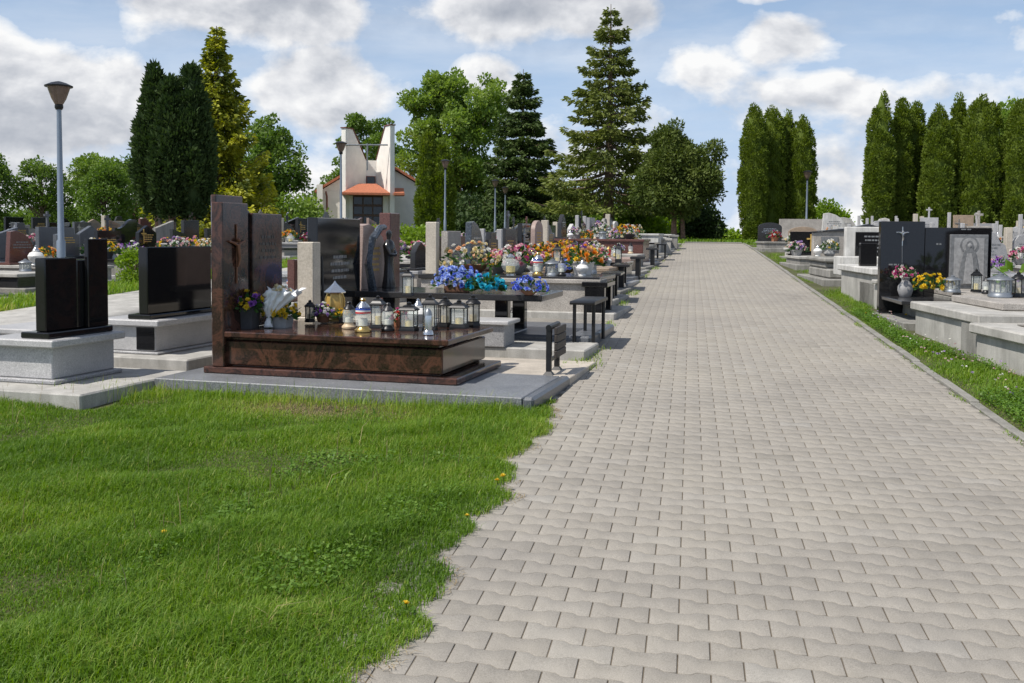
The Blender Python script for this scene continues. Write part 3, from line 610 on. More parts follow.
if True:
    # dark upright yews, one clump on several stems
    x, y = far(175, 31); r = tree_root('columnar_yew', 'dark green clump of upright yew columns on bare stems behind the black headstones', x, y)
    column('', x, y, 5.85, .6, M['yew'], 101, 15000, .17, parent=r, off=(-.56, 0), z0=1.3, trunk_r=.1, top=1.35, lean=-.008, flutes=.12, base=.1)
    column('', x, y, 5.5, .6, M['yew'], 103, 13000, .17, parent=r, off=(.0, -.2), z0=1.25, trunk_r=.09, top=1.3, flutes=.12, base=.1)
    column('', x, y, 5.95, .6, M['yew'], 105, 15000, .17, parent=r, off=(.54, .05), z0=1.25, trunk_r=.11, top=1.35, lean=.002, flutes=.12, base=.1)
    mb = MB()
    for dx, dy, l in ((-.3, -.1, -.35), (-.15, .1, -.1), (.25, .05, .12), (.45, -.1, .3), (.05, -.15, .02)): mb.tube([(dx * .75, dy, -.3), (dx + l * .3, dy, .9), (dx + l, dy, 2.2)], [.085, .07, .05], 7)
    mb.build('stems', M['barkgrey'], r)
    x, y = far(218, 37)
    conifer('tall golden yellow cypress with drooping top beside the dark yews', x, y, 8.25, 2.3, M['golden'], 111, per=150, droop=.1, zlow=.03, leaf=.19, shape=1.05, levels=30, branches=8, name='golden_cypress', lw=.5, tiltup=.35, twig=.45, ragged=.45)
    x, y = far(268, 62)
    broadleaf('bushy mid green broadleaf tree right of the golden cypress', x, y, 8.2, [(0, 0, 4.6, 2.1, 2.1, 2.4), (1.0, 0, 4.6, 1.5, 1.5, 1.7), (-.9, 0, 3.4, 1.5, 1.5, 1.8), (.1, 0, 6.6, 1.2, 1.2, 1.0)], M['oak'], 121, .22, 15000, .55, tr=.2, nclump=120)
    G = 'broadleaf trees along the far left edge'
    x, y = far(42, 66); broadleaf('airy green tree with sky gaps behind the left lamp post', x, y, 5.9, [(0, 0, 3.5, 1.5, 1.5, 1.7), (-1.2, 0, 3.0, 1.1, 1.1, 1.3), (.3, 0, 4.7, 1.0, 1.0, .8), (1.5, 0, 2.6, 1.0, 1.0, 1.6)], M['oak'], 131, .18, 8000, .42, tr=.2, group=G, nclump=75)
    x, y = far(92, 70); broadleaf('pale airy green tree left of and behind the low rounded tree', x, y, 6.3, [(0, 0, 3.9, 1.6, 1.6, 1.8), (1.2, 0, 4.5, 1.6, 1.6, 1.3), (-.3, 0, 5.1, 1, 1, .9)], M['lime'], 135, .18, 9000, .45, tr=.2, group=G, nclump=60)
    x, y = far(106, 60); broadleaf('rounded tree standing in front of the pale green tree', x, y, 4.7, [(0, 0, 2.3, 1.5, 1.5, 2.0), (.1, 0, 3.7, .9, .9, .8)], M['oak'], 141, .16, 11000, .42, tr=.12, group=G)
    x, y = far(136, 66); broadleaf('mid green tree tucked behind the left side of the dark yews', x, y, 5.4, [(0, 0, 3, 1.9, 1.9, 2.3), (.2, 0, 4.4, 1.2, 1.2, .9)], M['oak'], 145, .18, 9000, .45, tr=.12, group=G)
    x, y = far(-8, 64); broadleaf('green tree cut by the left edge of the view', x, y, 5.6, [(0, 0, 3, 1.2, 1.2, 2.2), (0, 0, 4.4, .8, .8, .9)], M['oak'], 149, .18, 7000, .4, tr=.12, group=G)
    x, y = far(368, 92); broadleaf('tall green tree rising behind the white chapel towers', x, y, 12.0, [(0, 0, 8.8, 2.6, 2.6, 2.2), (-1.8, 0, 6, 1.6, 1.6, 2), (1.4, 0, 7.6, 2, 2, 2.2), (-.6, 0, 10.4, 1.5, 1.5, 1.0), (-3.6, 0, 4.6, 1.2, 1.2, 1.4)], M['oak'], 151, .27, 12000, .65, tr=.3, nclump=60)
    x, y = far(456, 74)
    broadleaf('big light green broadleaf tree right of the white chapel', x, y, 13.0, [(a_ * 1.23, b_ * 1.23, c_ * 1.23, d_ * 1.23, e_ * 1.23, f_ * 1.23) for a_, b_, c_, d_, e_, f_ in [(0, 0, 5.9, 2.6, 2.6, 3.0), (-1.8, 0, 6.9, 1.6, 1.6, 2.0), (1.2, 0, 7.9, 1.9, 1.9, 1.9), (-2.0, 0, 4.2, 1.5, 1.5, 1.8), (2.0, 0, 4.4, 1.6, 1.6, 2.6), (-.5, 0, 9.0, 1.2, 1.2, 1.0), (.3, 0, 3.0, 1.9, 1.9, 1.8)]], M['lime'], 161, .26, 42000, .72, tr=.2, trunk_r=.3, nclump=180)
    x, y = far(433, 50); r = column('twin green cypress columns in front of the big light green tree', x, y, 5.4, .48, M['thuja'], 171, 10000, .16, name='columnar_cypress', off=(-.28, 0), z0=.1, top=2.6)
    column('', x, y, 5.0, .52, M['thuja'], 173, 10000, .16, parent=r, off=(.42, .1), z0=.1, top=2.4)
    x, y = far(522, 58); conifer('dark dense spruce left of the tallest spruce', x, y, 9.9, 3.1, M['spruce'], 181, per=140, droop=.3, zlow=.05, leaf=.24, shape=.85, levels=26, branches=8, twig=.42, lw=.4)
    x, y = far(608, 50); conifer('tallest spruce, open drooping branches and a bare lower trunk', x, y, 11.85, 3.7, M['larch'], 191, per=115, droop=.36, zlow=.18, leaf=.24, shape=.9, levels=21, branches=6, twig=.42, trunk_r=.27, lw=.4, tiltup=.18)
    x, y = -.75, 46.5
    broadleaf('round olive green thuja on two bare trunks at the end of the path', x, y, 5.4, [(.0, 0, 2.75, 1.35, 1.35, 1.35), (-.05, 0, 3.9, .95, .95, 1.1), (.15, 0, 4.75, .38, .38, .8), (-.5, 0, 4.45, .38, .38, .75), (1.25, 0, 3.0, .6, .6, .9), (1.65, 0, 3.95, .32, .32, .7), (-.95, 0, 2.5, .6, .6, .9)], M['olive'], 201, .17, 60000, .6, tr=.25, trunk_r=.13, name='globe_thuja', lw=.42, bark='barkred', nclump=130)
    mb = MB(); mb.tube([(.42, .05, -.3), (.36, .05, 1.0), (.25, 0, 2.6)], [.12, .1, .07], 8); mb.build('trunk', M['barkred'], bpy.data.objects['globe_thuja'])
    x, y = far(700, 53); broadleaf('low dark bush behind the round olive thuja', x, y, 2.4, [(0, 0, 1.1, .95, .9, 1.0), (.5, 0, .8, .7, .7, .75)], M['yew'], 205, .18, 6000, .35, tr=.1, trunk_r=.06, name='bush', cat='bush')
    GT = 'columnar thujas behind the right graves'
    for k, (px, d, top_, rd, lab) in enumerate([(752, 45, 107, .58, 'leftmost thuja column, by the crest of the path'), (768, 46, 109, .62, 'second thuja column, merged with the leftmost one'), (785, 46.5, 113, .55, 'thuja column right behind the narrow gap in the pair by the path crest'),
            (801, 46, 117, .56, 'thuja column directly left of the far right lamp post'),
            (877, 37, 94, .46, 'slim pointed thuja, first of the long right hand row'), (897, 37.5, 98, .5, 'second thuja of the long right row, pointed tip'), (912, 38, 103, .5, 'thuja third in the long right row, above the crucifix headstone'), (936, 36.5, 107, .58, 'short thuja above the saint headstone in the right row'),
            (953, 38, 100, .55, 'tall thin thuja above the right end of the saint headstone'), (975, 36.5, 97, .62, 'broad thuja right of the saint headstone in the row'), (991, 38, 101, .5, 'thuja beside the bright green tree in the right row'), (1018, 36, 103, .72, 'thuja at the right edge of the view'), (1046, 37, 100, .7, 'thuja beyond the right edge of the view')]):
        x, y = far(px, d); ht = 1.5 + (236.5 + (px - 690) * .0079 - top_) / 1000 * d - zg(x, y) + .05
        column(lab, x, y, ht, rd * (.92 + .12 * math.sin(k * 2.3)), M['thuja'], 300 + 7 * k, 24000, .1, cl=.14, lean=.012 * math.sin(k * 1.7), base=.3 + .12 * math.sin(k * 3.1), group=GT, z0=.12, top=(2.2 + .9 * math.sin(k * 1.3) ** 2) if k > 3 else 4.2, trunk_r=.08)
    x, y = far(1003, 60); broadleaf('bright green tree peeping between thujas at the far right', x, y, 9.2, [(0, 0, 5.5, 1.8, 1.8, 2.6), (.3, 0, 7.4, 1.2, 1.2, 1.2)], M['lime'], 401, .26, 8000, .6)
    x, y = far(828, 62); broadleaf('small yellow green bush on the right skyline between thuja groups', x, y, 3.1, [(-.2, 0, 1.9, 1.1, 1, 1.0), (.6, 0, 1.5, .8, .8, .8), (-1.6, 0, 1.3, .4, .4, 1.0)], M['bright'], 405, .2, 4500, .38, tr=.1, trunk_r=.05, name='bush', cat='bush')
    # the shrubs and low trees that close the view behind the graves
    GB = 'bushes closing the view behind the graves'
    lab = ['dark', 'mid green', 'light green', 'yellow green']
    spec = [(10, 70, 214, 2.6, 1), (60, 76, 206, 2.5, 1), (160, 72, 205, 3.0, 0), (215, 70, 195, 2.6, 0), (250, 66, 210, 2.2, 2), (292, 60, 197, 2.0, 2), (318, 74, 196, 1.8, 1), (410, 78, 190, 3, 0), (470, 66, 196, 2.6, 0), (505, 60, 206, 1.8, 0), (540, 66, 193, 2.6, 1), (566, 72, 186, 2.2, 1), (590, 66, 196, 1.8, 2), (632, 70, 186, 2.0, 1), (655, 58, 203, 1.7, 3), (640, 52, 214, 1.0, 3), (712, 60, 233, 1.6, 3), (480, 56, 214, 2.4, 0), (190, 60, 216, 2.4, 0)]
    where = ['at the far left edge', 'behind the left lamp post', 'left of the yew stems', 'below the golden cypress', 'under the right broadleaf tree', 'left of the chapel side wall', 'touching the chapel side wall', 'right of the chapel wall', 'behind the third lamp post', 'between the two farthest lamp posts', 'left of the tall spruce trunk', 'tall, seen behind the tall spruce trunk', 'beside the base of the tall spruce trunk', 'thin, right of the tall spruce trunk', 'left of the round olive thuja', 'behind the white tomb by the path', 'low at the end of the path', 'low under the dark spruce', 'low behind the yew stems']
    for k, ((px, d, tp, w, mk), wh) in enumerate(zip(spec, where)):
        x, y = far(px, d); ht = 1.5 + (236 - tp) / 1000 * d - zg(x, y); ht = max(ht, .7)
        broadleaf(f'{lab[mk]} bush {wh}', x, y, ht * 1.03, [(0, 0, ht * .5, w, w * .7, ht * .5), (w * .5, 0, ht * .36, w * .7, w * .6, ht * .36), (-w * .5, 0, ht * .4, w * .7, w * .6, ht * .4)], [M['yew'], M['oak'], M['lime'], M['bright']][mk], 500 + 3 * k, .22, 6500, .5, tr=.05, trunk_r=.07, name='bush', cat='bush', group=GB)
# ------------------------------------------------------------------ lamps
def street_lamp(label, px, top, d, base_r=.055):
    x, y = far(px, d); z = zg(x, y); H = 1.5 + (236.5 + (px - 690) * .0079 - top) / 1000 * d - z
    r = empty('street_lamp', (x, y, z)); tag(r, label, 'street lamp', 'globe top street lamps')
    mb = MB(); mb.lathe([(base_r * 1.7, -.2), (base_r * 1.7, .03), (base_r * 1.15, .05), (base_r * 1.15, .9), (base_r * .85, .93), (base_r * .6, H - .42)], 12); mb.build('pole', M['lampgrey'], r)
    mb = MB(); mb.lathe([(.05, H - .45), (.065, H - .42), (.065, H - .38), (.04, H - .36)], 14); mb.build('neck', M['blackmetal'], r)
    mb = MB(); mb.lathe([(.06, H - .37), (.11, H - .28), (.165, H - .12), (.175, H - .09)], 18); mb.build('lamp_bowl', M['brownlens'], r)
    mb = MB(); mb.lathe([(.21, H - .095), (.215, H - .075), (.12, H - .03), (.03, H - .005), (.0001, H)], 18); mb.build('lamp_cap', M['blackmetal'], r)
street_lamp('nearest street lamp, tall grey pole left of the dark yews', 61, 83, 16, .06)
street_lamp('grey street lamp in front of the white chapel', 341, 142, 34)
street_lamp('grey street lamp beside the twin cypress columns', 445, 160, 43)
street_lamp('small grey street lamp in front of the dark spruce, left one of two', 495, 180, 50)
street_lamp('smallest grey street lamp, right of its neighbour by the dark spruce', 505, 187, 53)
street_lamp('grey street lamp against the right thuja pair', 806, 171, 44)
# ------------------------------------------------------------------ chapel
def chapel():
    x, y = far(368, 65.5); r = empty('chapel', (x, y, zg(x, y) + .2), R(17.5)); r.scale = (.95, 1, 1); tag(r, 'white chapel with two tall slanting tower walls and an orange tiled porch roof', 'chapel')
    W = M['plaster']
    def wall(px, py, qx, qy, h0, h1, t):
        d = Vector((qx - px, qy - py, 0)); L = d.length; a = math.atan2(d.y, d.x); mb = MB(); mb.T = Matrix.Translation((px, py, 0)) @ Matrix.Rotation(a - math.pi / 2, 4, 'Z')
        mb.prism([(0, -.5), (L, -.5), (L, h1), (L * .34, h0), (0, h0)], -t / 2, t / 2, b=.01); f = mb.build('tower_wall', W, r)
        mb = MB(); mb.T = Matrix.Translation((px, py, 0)) @ Matrix.Rotation(a - math.pi / 2, 4, 'Z'); mb.prism([(-.06, h0 + .003), (L * .34, h0 + .003), (L + .03, h1 + .003), (L + .03, h1 + .07), (L * .34 + .03, h0 + .07), (-.06, h0 + .07)], -t / 2 - .05, t / 2 + .05, b=.005); mb.build('coping', M['brownmetal'], f)
    wall(-1.66, 0, -.32, 2.2, 7.05, 5.15, .34); wall(1.66, 0, .72, 2.2, 7.3, 5.2, .34)
    mb = MB(); mb.box(-.5, 2.15, -.5, .9, 2.5, 5.15); f = mb.build('recess_wall', M['plaster'], r)
    mb = MB(); mb.box(-.16, 2.1, 3.45, .5, 2.149, 4.1, b=.01); w = mb.build('window', M['brownmetal'], r)
    mb = MB(); mb.box(-.1, 2.085, 3.51, .44, 2.098, 4.04, b=.003); mb.box(.15, 2.07, 3.5, .19, 2.084, 4.05, b=.003); mb.build('pane', M['darkglass'], w)
    mb = MB(); mb.prism([(2.5, -.5), (9, -.5), (9, 3.1), (2.5, 3.1)], -3.35, 4.4, b=.01); mb.build('hall_wall', W, r)
    mb = MB(); mb.T = Matrix.Rotation(math.pi / 2, 4, 'Z'); mb.prism([(-4.4, 3.103), (3.35, 3.103), (1.7, 4.1), (-.4, 4.9), (-1.9, 4.5)], 2.52, 9.0, b=.01); mb.build('gable', W, r)
    mb = MB(); mb.T = Matrix.Rotation(math.pi / 2, 4, 'Z')
    mb.prism([(3.75, 2.95), (3.75, 3.12), (1.7, 4.32), (1.7, 4.14)], 2.2, 9.3, b=.01); mb.prism([(1.7, 4.14), (1.7, 4.32), (-.4, 5.12), (-2.0, 4.72), (-4.8, 3.14), (-4.8, 2.97), (-2.0, 4.53), (-.4, 4.93)], 2.2, 9.3, b=.01); mb.build('roof', M['rooftile'], r)
    mb = MB(); mb.box(-3.6, 2.1, -.5, -3.2, 2.5, 3.5); mb.build('buttress', W, r)
    mb = MB(); mb.tube([(-3.0, 2.35, 3.05), (-2.92, 2.38, 2.7), (-2.92, 2.38, -.2)], .06, 8); mb.build('downpipe', M['brownmetal'], r)
    # porch
    mb = MB(); mb.add([(-1.75, -1.1, 2.72), (1.5, -1.1, 2.72), (1.5, 1.6, 2.72), (-1.75, 1.6, 2.72), (-1.75, -1.1, 2.86), (1.5, -1.1, 2.86), (1.5, 1.6, 2.86), (-1.75, 1.6, 2.86), (-.62, .35, 3.5), (.6, .35, 3.5), (.6, 1.6, 3.5), (-.62, 1.6, 3.5)],
        [(3, 2, 1, 0), (0, 1, 5, 4), (1, 2, 6, 5), (3, 0, 4, 7), (4, 5, 9, 8), (5, 6, 10, 9), (7, 4, 8, 11), (8, 9, 10, 11), (2, 3, 7, 11, 10, 6)]); mb.build('porch_roof', M['rooftile'], r, False)
    mb = MB(); mb.box(1.75, -.2, 2.75, 2.5, 1.6, 2.9); mb.prism([(-.2, 2.903), (1.6, 2.903), (1.6, 3.3)], 1.78, 2.48); mb.build('side_canopy', M['rooftile'], r)
    for a, b_ in ((-1.5, -1.05), (1.02, 1.45)): mb = MB(); mb.box(a, .3, -.5, b_, .7, 2.715); mb.build('porch_pier', W, r)
    mb = MB(); mb.box(-1.045, .5, -.5, 1.015, .62, 2.71); d = mb.build('door', M['doorwood'], r)
    mb = MB()
    for k in range(3):
        for z0, z1 in ((.05, 1.35), (1.5, 2.0), (2.15, 2.62)): mb.box(-.98 + k * .67, .47, z0, -.4 + k * .67, .498, z1, b=.005)
    mb.build('pane', M['darkglass'], d)
    mb = MB(); mb.tube([(-.05, -.1, 4.35), (-.05, -.1, 6.1)], .05, 8); mb.tube([(-1.5, -.15, 5.95), (1.35, -.05, 6.02)], .05, 8); mb.build('cross', M['greymetal'], r)
chapel()
# ------------------------------------------------------------------ flowers
ORD = 'first second third fourth fifth sixth seventh eighth ninth tenth eleventh twelfth thirteenth fourteenth fifteenth sixteenth seventeenth eighteenth nineteenth twentieth'.split()
def blooms(name, parent, cols, n, rx, ry, rz, zc, size, seed, petals=14, dome=.15):
    n = int(n * 1.7); size *= .74
    """n flower heads of layered petals over a dome"""
    g = np.random.default_rng(seed); Vs, Qs, mi, tn = [], [], [], []; b = 0
    for k in range(n):
        d = sphere_pts(g, 1)[0]; d[2] = abs(d[2]) * 1.0 - dome; d /= np.linalg.norm(d); q = g.uniform(.72, 1.05)
        c = np.array([d[0] * rx * q, d[1] * ry * q, zc + d[2] * rz * q]); s = size * g.uniform(.75, 1.3); m = petals
        nrm = d + g.normal(0, .25, 3); nrm /= np.linalg.norm(nrm); u = np.cross(nrm, [0.3, .2, 1.0]); u /= np.linalg.norm(u); w = np.cross(nrm, u)
        a = np.arange(m) * 2.399 + g.uniform(0, 6); t = np.linspace(.15, 1, m)
        rad = (np.cos(a)[:, None] * u + np.sin(a)[:, None] * w); A = unit(rad * t[:, None] + nrm[None] * (1.25 - t[:, None])); B = unit(np.cross(A, nrm[None] + g.normal(0, .1, (m, 3))))
        V, Q = leaves_quads(c[None] - nrm[None] * s * .25 + 0 * A, A, B, np.full(m, s) * (.75 + .35 * t), np.full(m, s * .95)); Vs.append(V); Qs.append(Q + b); b += len(V)
        mi += [g.integers(0, len(cols))] * m; tn += list(np.clip(g.normal(.55, .1) + g.normal(0, .13, m), 0, 1))
    return npmesh(name, np.concatenate(Vs), np.concatenate(Qs), [M[c] for c in cols], tn, parent, mi=mi)
def leafball(name, parent, n, rx, ry, rz, zc, l, seed, mat='flowerleaf', w=.4):
    g = np.random.default_rng(seed); d = sphere_pts(g, n); d[:, 2] = np.abs(d[:, 2]) * 1.1 - .35; q = g.uniform(.35, 1.0, n)[:, None]
    C = d * q * np.array([rx, ry, rz]) + np.array([0, 0, zc])
    return leaf_object(name, C, d, M[mat], l, w, seed, g.beta(2, 2, n), parent, .15, .45)
def pot(parent, kind, r, h):
    if len(kind) > 2: h = kind[2]
    mb = MB(); nm = 'pot'
    if kind[0] == 'bowl': mb.lathe([(r * .45, 0), (r * .55, .01), (r * .95, h * .8), (r, h), (r * .88, h), (r * .8, h * .85), (.0001, h * .8)], 18)
    elif kind[0] == 'round': mb.lathe([(r * .7, 0), (r * .95, h * .88), (r * 1.05, h * .9), (r * 1.05, h), (r * .9, h), (r * .85, h * .9), (.0001, h * .88)], 18)
    elif kind[0] == 'vase': mb.lathe([(r * .6, 0), (r * .7, .015), (r * .95, h * .35), (r * .9, h * .55), (r * .45, h * .85), (r * .6, h), (r * .5, h), (r * .35, h * .9), (.0001, h * .85)], 18); nm = 'vase'
    elif kind[0] == 'box': mb.lathe([(r * 1.15, 0), (r * 1.35, h), (r * 1.2, h), (r * 1.1, h * .9), (.0001, h * .88)], 4, ph=math.pi / 4)
    elif kind[0] == 'long': mb.box(-r, -r * .45, 0, r, r * .45, h, b=.012)
    if mb.v: mb.build(nm, M[kind[1]], parent)
BK = dict(
    blue=(['p_blue', 'p_paleblue', 'p_paleblue'], 'blue', ('long', 'potbrown'), .33, .12, 62, .062), royal=(['p_blue', 'p_blue', 'p_paleblue'], 'royal blue', ('bowl', 'potbrown'), .24, .08, 44, .05),
    teal=(['p_teal'], 'turquoise', None, .17, .08, 30, .055), orange=(['p_orange', 'p_orange', 'p_yellow', 'p_peach'], 'orange and yellow', ('round', 'potwhite'), .3, .2, 28, .07),
    yellow=(['p_yellow', 'p_yellow'], 'bright yellow', ('round', 'potdark'), .22, .14, 26, .055), yelpink=(['p_yellow', 'p_yellow', 'p_pink'], 'yellow and pink', ('bowl', 'potgrey'), .26, .14, 26, .06),
    pink=(['p_pink', 'p_palepink', 'p_white', 'p_magenta'], 'pink and white', ('bowl', 'potgrey'), .27, .14, 30, .055), palepink=(['p_palepink', 'p_white', 'p_lilac'], 'pale pink', ('round', 'potgrey'), .26, .16, 30, .055),
    cream=(['p_cream', 'p_white', 'p_peach', 'p_cream'], 'cream and peach', ('bowl', 'potbrown'), .36, .14, 34, .06), white=(['p_white', 'p_white', 'p_cream'], 'white', ('vase', 'potwhite'), .22, .2, 24, .055),
    purple=(['p_purple', 'p_lilac', 'p_white'], 'purple and lilac', ('round', 'potbrown'), .22, .14, 26, .05), mixed=(['p_red', 'p_yellow', 'p_white', 'p_pink', 'p_orange'], 'multicoloured', ('bowl', 'potdark'), .3, .16, 34, .055),
    red=(['p_red', 'p_magenta', 'p_white'], 'red and white', ('round', 'potterra'), .23, .15, 26, .055), whitey=(['p_white', 'p_yellow', 'p_white'], 'white and yellow', ('vase', 'potgrey'), .24, .2, 24, .055),
    pansy=(['p_yellow', 'p_yellow', 'p_purple'], 'yellow and purple', ('box', 'potdark'), .14, .17, 22, .04), lilacs=(['p_lilac', 'p_palepink', 'p_purple'], 'lilac and pink', ('bowl', 'potwhite'), .25, .14, 28, .055))
PROTO = {}
def bouquet(kind, loc, label, group='flower arrangements on the graves', s=1.0, rz=0.0, potk=0, squash=1.0):
    cols, _, pk, r, h, n, size = BK[kind]; pk = pk if potk == 0 else potk; key = ('b', kind, str(pk), squash)
    if key in PROTO: o = copy_tree(PROTO[key])
    else:
        o = empty('flower_arrangement', loc); PROTO[key] = o; sd = sum(map(ord, kind)) + len(PROTO)
        if pk: pot(o, pk, r * .62, h)
        zc = (pk[2] if len(pk) > 2 else h) if pk else .06
        blooms('blooms', o, cols, n, r * squash, r, r * .85, zc + r * .12, size, sd); leafball('leaves', o, 130, r * squash * .98, r * .98, r * .8, zc + r * .08, size * 1.7, sd + 1)
    o.location = loc; o.rotation_euler = (0, 0, rz); o.scale = (s, s, s); tag(o, label, 'flowers', group); return o
# ------------------------------------------------------------------ lanterns
def lantern_parts(o, kind):
    def L(name, prof, mat, seg=16, par=None, **k): return MB().lathe(prof, seg, **k).build(name, M[mat], par or o, ang=40)
    if kind in ('clear', 'gold', 'tube'):
        base, cap, hh, r = dict(clear=('tan', 'blackmetal', .24, .055), gold=('gold', 'gold', .3, .065), tube=('blackmetal', 'darkplastic', .24, .05))[kind]
        L('base', [(r * 1.0, 0), (r * 1.15, .005), (r * 1.15, .02), (r * .8, .04), (r * .75, .05)], base)
        g = L('glass', [(r * .78, .05), (r * .98, .06), (r * 1.0, hh * .62), (r * .8, hh * .72)], 'glass'); L('candle', [(r * .6, .055), (r * .6, hh * .4), (.0001, hh * .41)], 'candle', 12, g)
        if kind == 'gold':
            for z, c in ((.2, 'bluestripe'), (.186, 'whitepaint'), (.172, 'redstripe')): L('stripe', [(r * 1.02, z - .007), (r * 1.02, z + .007)], c, 16, g)
        l = L('lid', [(r * .82, hh * .7), (r * .95, hh * .73), (r * .75, hh * .8), (r * .4, hh * .87), (r * .3, hh * .9)], cap if kind != 'gold' else 'silver'); L('knob', [(.0001, hh * .88), (r * .35, hh * .9), (r * .42, hh * .95), (r * .3, hh * .99), (.0001, hh)], cap, 12, l)
    elif kind in ('square', 'tall', 'round', 'squat'):
        w, hh = dict(square=(.085, .3), tall=(.075, .4), round=(.07, .29), squat=(.1, .22))[kind]; met = 'blackmetal' if kind != 'squat' else 'greymetal'; ph = math.pi / 4; sg = 4 if kind in ('square', 'tall') else (6 if kind == 'round' else 12); q = 1.38 if sg == 4 else 1.05
        L('base', [(w * q, 0), (w * q, .02), (w * q * .92, .03), (w * q * .92, .045)], met, sg, ph=ph)
        mb = MB()
        for k in range(sg): a = 6.2832 * k / sg + ph; mb.tube([(w * q * .86 * math.cos(a), w * q * .86 * math.sin(a), .04), (w * q * .86 * math.cos(a), w * q * .86 * math.sin(a), hh * .7)], .006, 5)
        mb.build('frame', M[met], o)
        g = L('glass', [(w * q * .83, .046), (w * q * .83, hh * .69)], 'smoke' if kind == 'round' else 'glass', sg, ph=ph); L('candle', [(w * .5, .046), (w * .5, hh * .36), (.0001, hh * .37)], 'candleyellow' if kind != 'squat' else 'candle', 12, g)
        l = L('lid', [(w * q * 1.0, hh * .69), (w * q * 1.1, hh * .71), (w * q * 1.05, hh * .745), (w * q * .62, hh * .83), (w * q * .62, hh * .86), (w * q * .3, hh * .9)], met, sg, ph=ph); L('knob', [(w * .28, hh * .88), (w * .32, hh * .95), (w * .1, hh * .99), (.0001, hh)], met, 10, l)
    elif kind == 'bullet':
        L('base', [(.055, 0), (.06, .008), (.055, .03), (.042, .05)], 'silver'); g = L('body', [(.042, .05), (.045, .16), (.04, .2)], 'silver'); L('lid', [(.042, .2), (.036, .235), (.02, .262), (.0001, .275)], 'greymetal', 16)
    elif kind == 'white':
        L('base', [(.07, 0), (.075, .012), (.05, .04)], 'whitepaint'); L('body', [(.05, .04), (.11, .1), (.12, .15), (.09, .2), (.05, .22)], 'potwhite'); l = L('lid', [(.052, .22), (.06, .235), (.03, .27), (.02, .29)], 'silver'); L('knob', [(.0001, .285), (.022, .3), (.0001, .32)], 'silver', 10, l)
    elif kind == 'red':
        L('base', [(.05, 0), (.055, .02), (.045, .035)], 'gold'); L('body', [(.045, .035), (.05, .1), (.045, .16)], 'redglass'); L('lid', [(.047, .16), (.05, .17), (.02, .21), (.0001, .23)], 'gold')
    elif kind == 'globe':
        L('base', [(.07, 0), (.07, .02), (.04, .035)], 'silver'); g = L('globe', [(.04, .035), (.1, .07), (.125, .13), (.1, .19), (.05, .22)], 'glass'); L('candle', [(.06, .04), (.06, .12), (.0001, .121)], 'candleyellow', 12, g); L('lid', [(.055, .22), (.06, .235), (.025, .27), (.0001, .28)], 'silver')
    elif kind == 'striped':
        L('base', [(.07, 0), (.07, .015), (.05, .03)], 'silver'); g = L('body', [(.05, .03), (.105, .07), (.115, .1), (.105, .14), (.06, .17)], 'potwhite')
        L('stripe', [(.111, .078), (.1165, .092)], 'bluestripe', 16, g); L('stripe', [(.1165, .106), (.111, .12)], 'redstripe', 16, g); L('lid', [(.062, .17), (.05, .19), (.03, .22), (.0001, .25)], 'silver')
LK = dict(clear='black capped glass lantern', gold='gold topped glass lantern', tube='slim glass tube lantern', square='square black metal lantern', tall='tall black metal lantern', round='black framed smoky lantern',
          squat='wide grey metal lantern', bullet='silver bullet shaped lantern', white='white ceramic lantern', red='red glass lantern', globe='glass globe lantern', striped='round striped lantern')
def lantern(kind, loc, label, s=1.0, rz=0.0, group='grave lanterns'):
    key = ('l', kind)
    if key in PROTO: o = copy_tree(PROTO[key])
    else: o = empty('grave_lantern', loc); PROTO[key] = o; lantern_parts(o, kind)
    o.location = loc; o.rotation_euler = (0, 0, rz); o.scale = (s, s, s); tag(o, label, 'lantern', group); return o
# ------------------------------------------------------------------ graves
def outline(kind, W, H):
    h = W / 2; P = []
    if kind == 'arched': return [(-h, 0), (h, 0), (h, H * .72)] + [(h * math.cos(a), H * .72 + H * .28 * math.sin(a)) for a in np.linspace(.15, math.pi - .15, 11)] + [(-h, H * .72)]
    if kind == 'gabled': return [(-h, 0), (h, 0), (h, H * .72), (0, H), (-h, H * .72)]
    if kind == 'sloping': return [(-h, 0), (h, 0), (h, H * .7), (-h, H)]
    if kind == 'wavy': return [(-h, 0), (h, 0), (h, H * .7)] + [(h - W * t, H * (.7 + .3 * t - .09 * math.sin(6.28 * t))) for t in np.linspace(.1, 1, 10)]
    if kind == 'curved': return [(-h, 0), (h, 0), (h * .96, H * .35), (h * .8, H * .6), (h * .5, H * .8), (h * .05, H * .93), (-h * .45, H), (-h * .85, H * .97)]
    if kind == 'pointed': return [(-h, 0), (h, 0), (h * .95, H * .6), (h * .55, H * .82), (0, H), (-h * .55, H * .82), (-h * .95, H * .6)]
    if kind == 'rugged': return [(-h, 0), (h, 0), (h * 1.04, H * .3), (h * .9, H * .62), (h * .66, H * .7), (h * .5, H * .93), (h * .05, H), (-h * .5, H * .94), (-h * .72, H * .75), (-h * .98, H * .5)]
    if kind == 'shouldered': return [(-h, 0), (h, 0), (h, H * .75), (h * .55, H * .78), (h * .5, H), (-h * .5, H), (-h * .55, H * .78), (-h, H * .75)]
    return [(-h, 0), (h, 0), (h, H), (-h, H)]
def text_rows(hs, mat, x, yc, zc, w, rows, dz=.05, seed=0):
    q = random.Random(seed); mb = MB()
    for k in range(rows):
        z = zc - k * dz; ww = w * q.uniform(.55, 1); y = yc - ww / 2
        while y < yc + ww / 2 - .01:
            l = q.uniform(.02, .075); mb.box(x - .002, y, z, x + .004, min(y + l, yc + ww / 2), z + dz * .42, b=.001); y += l + .014
    return mb.build('inscription', M[mat], hs)
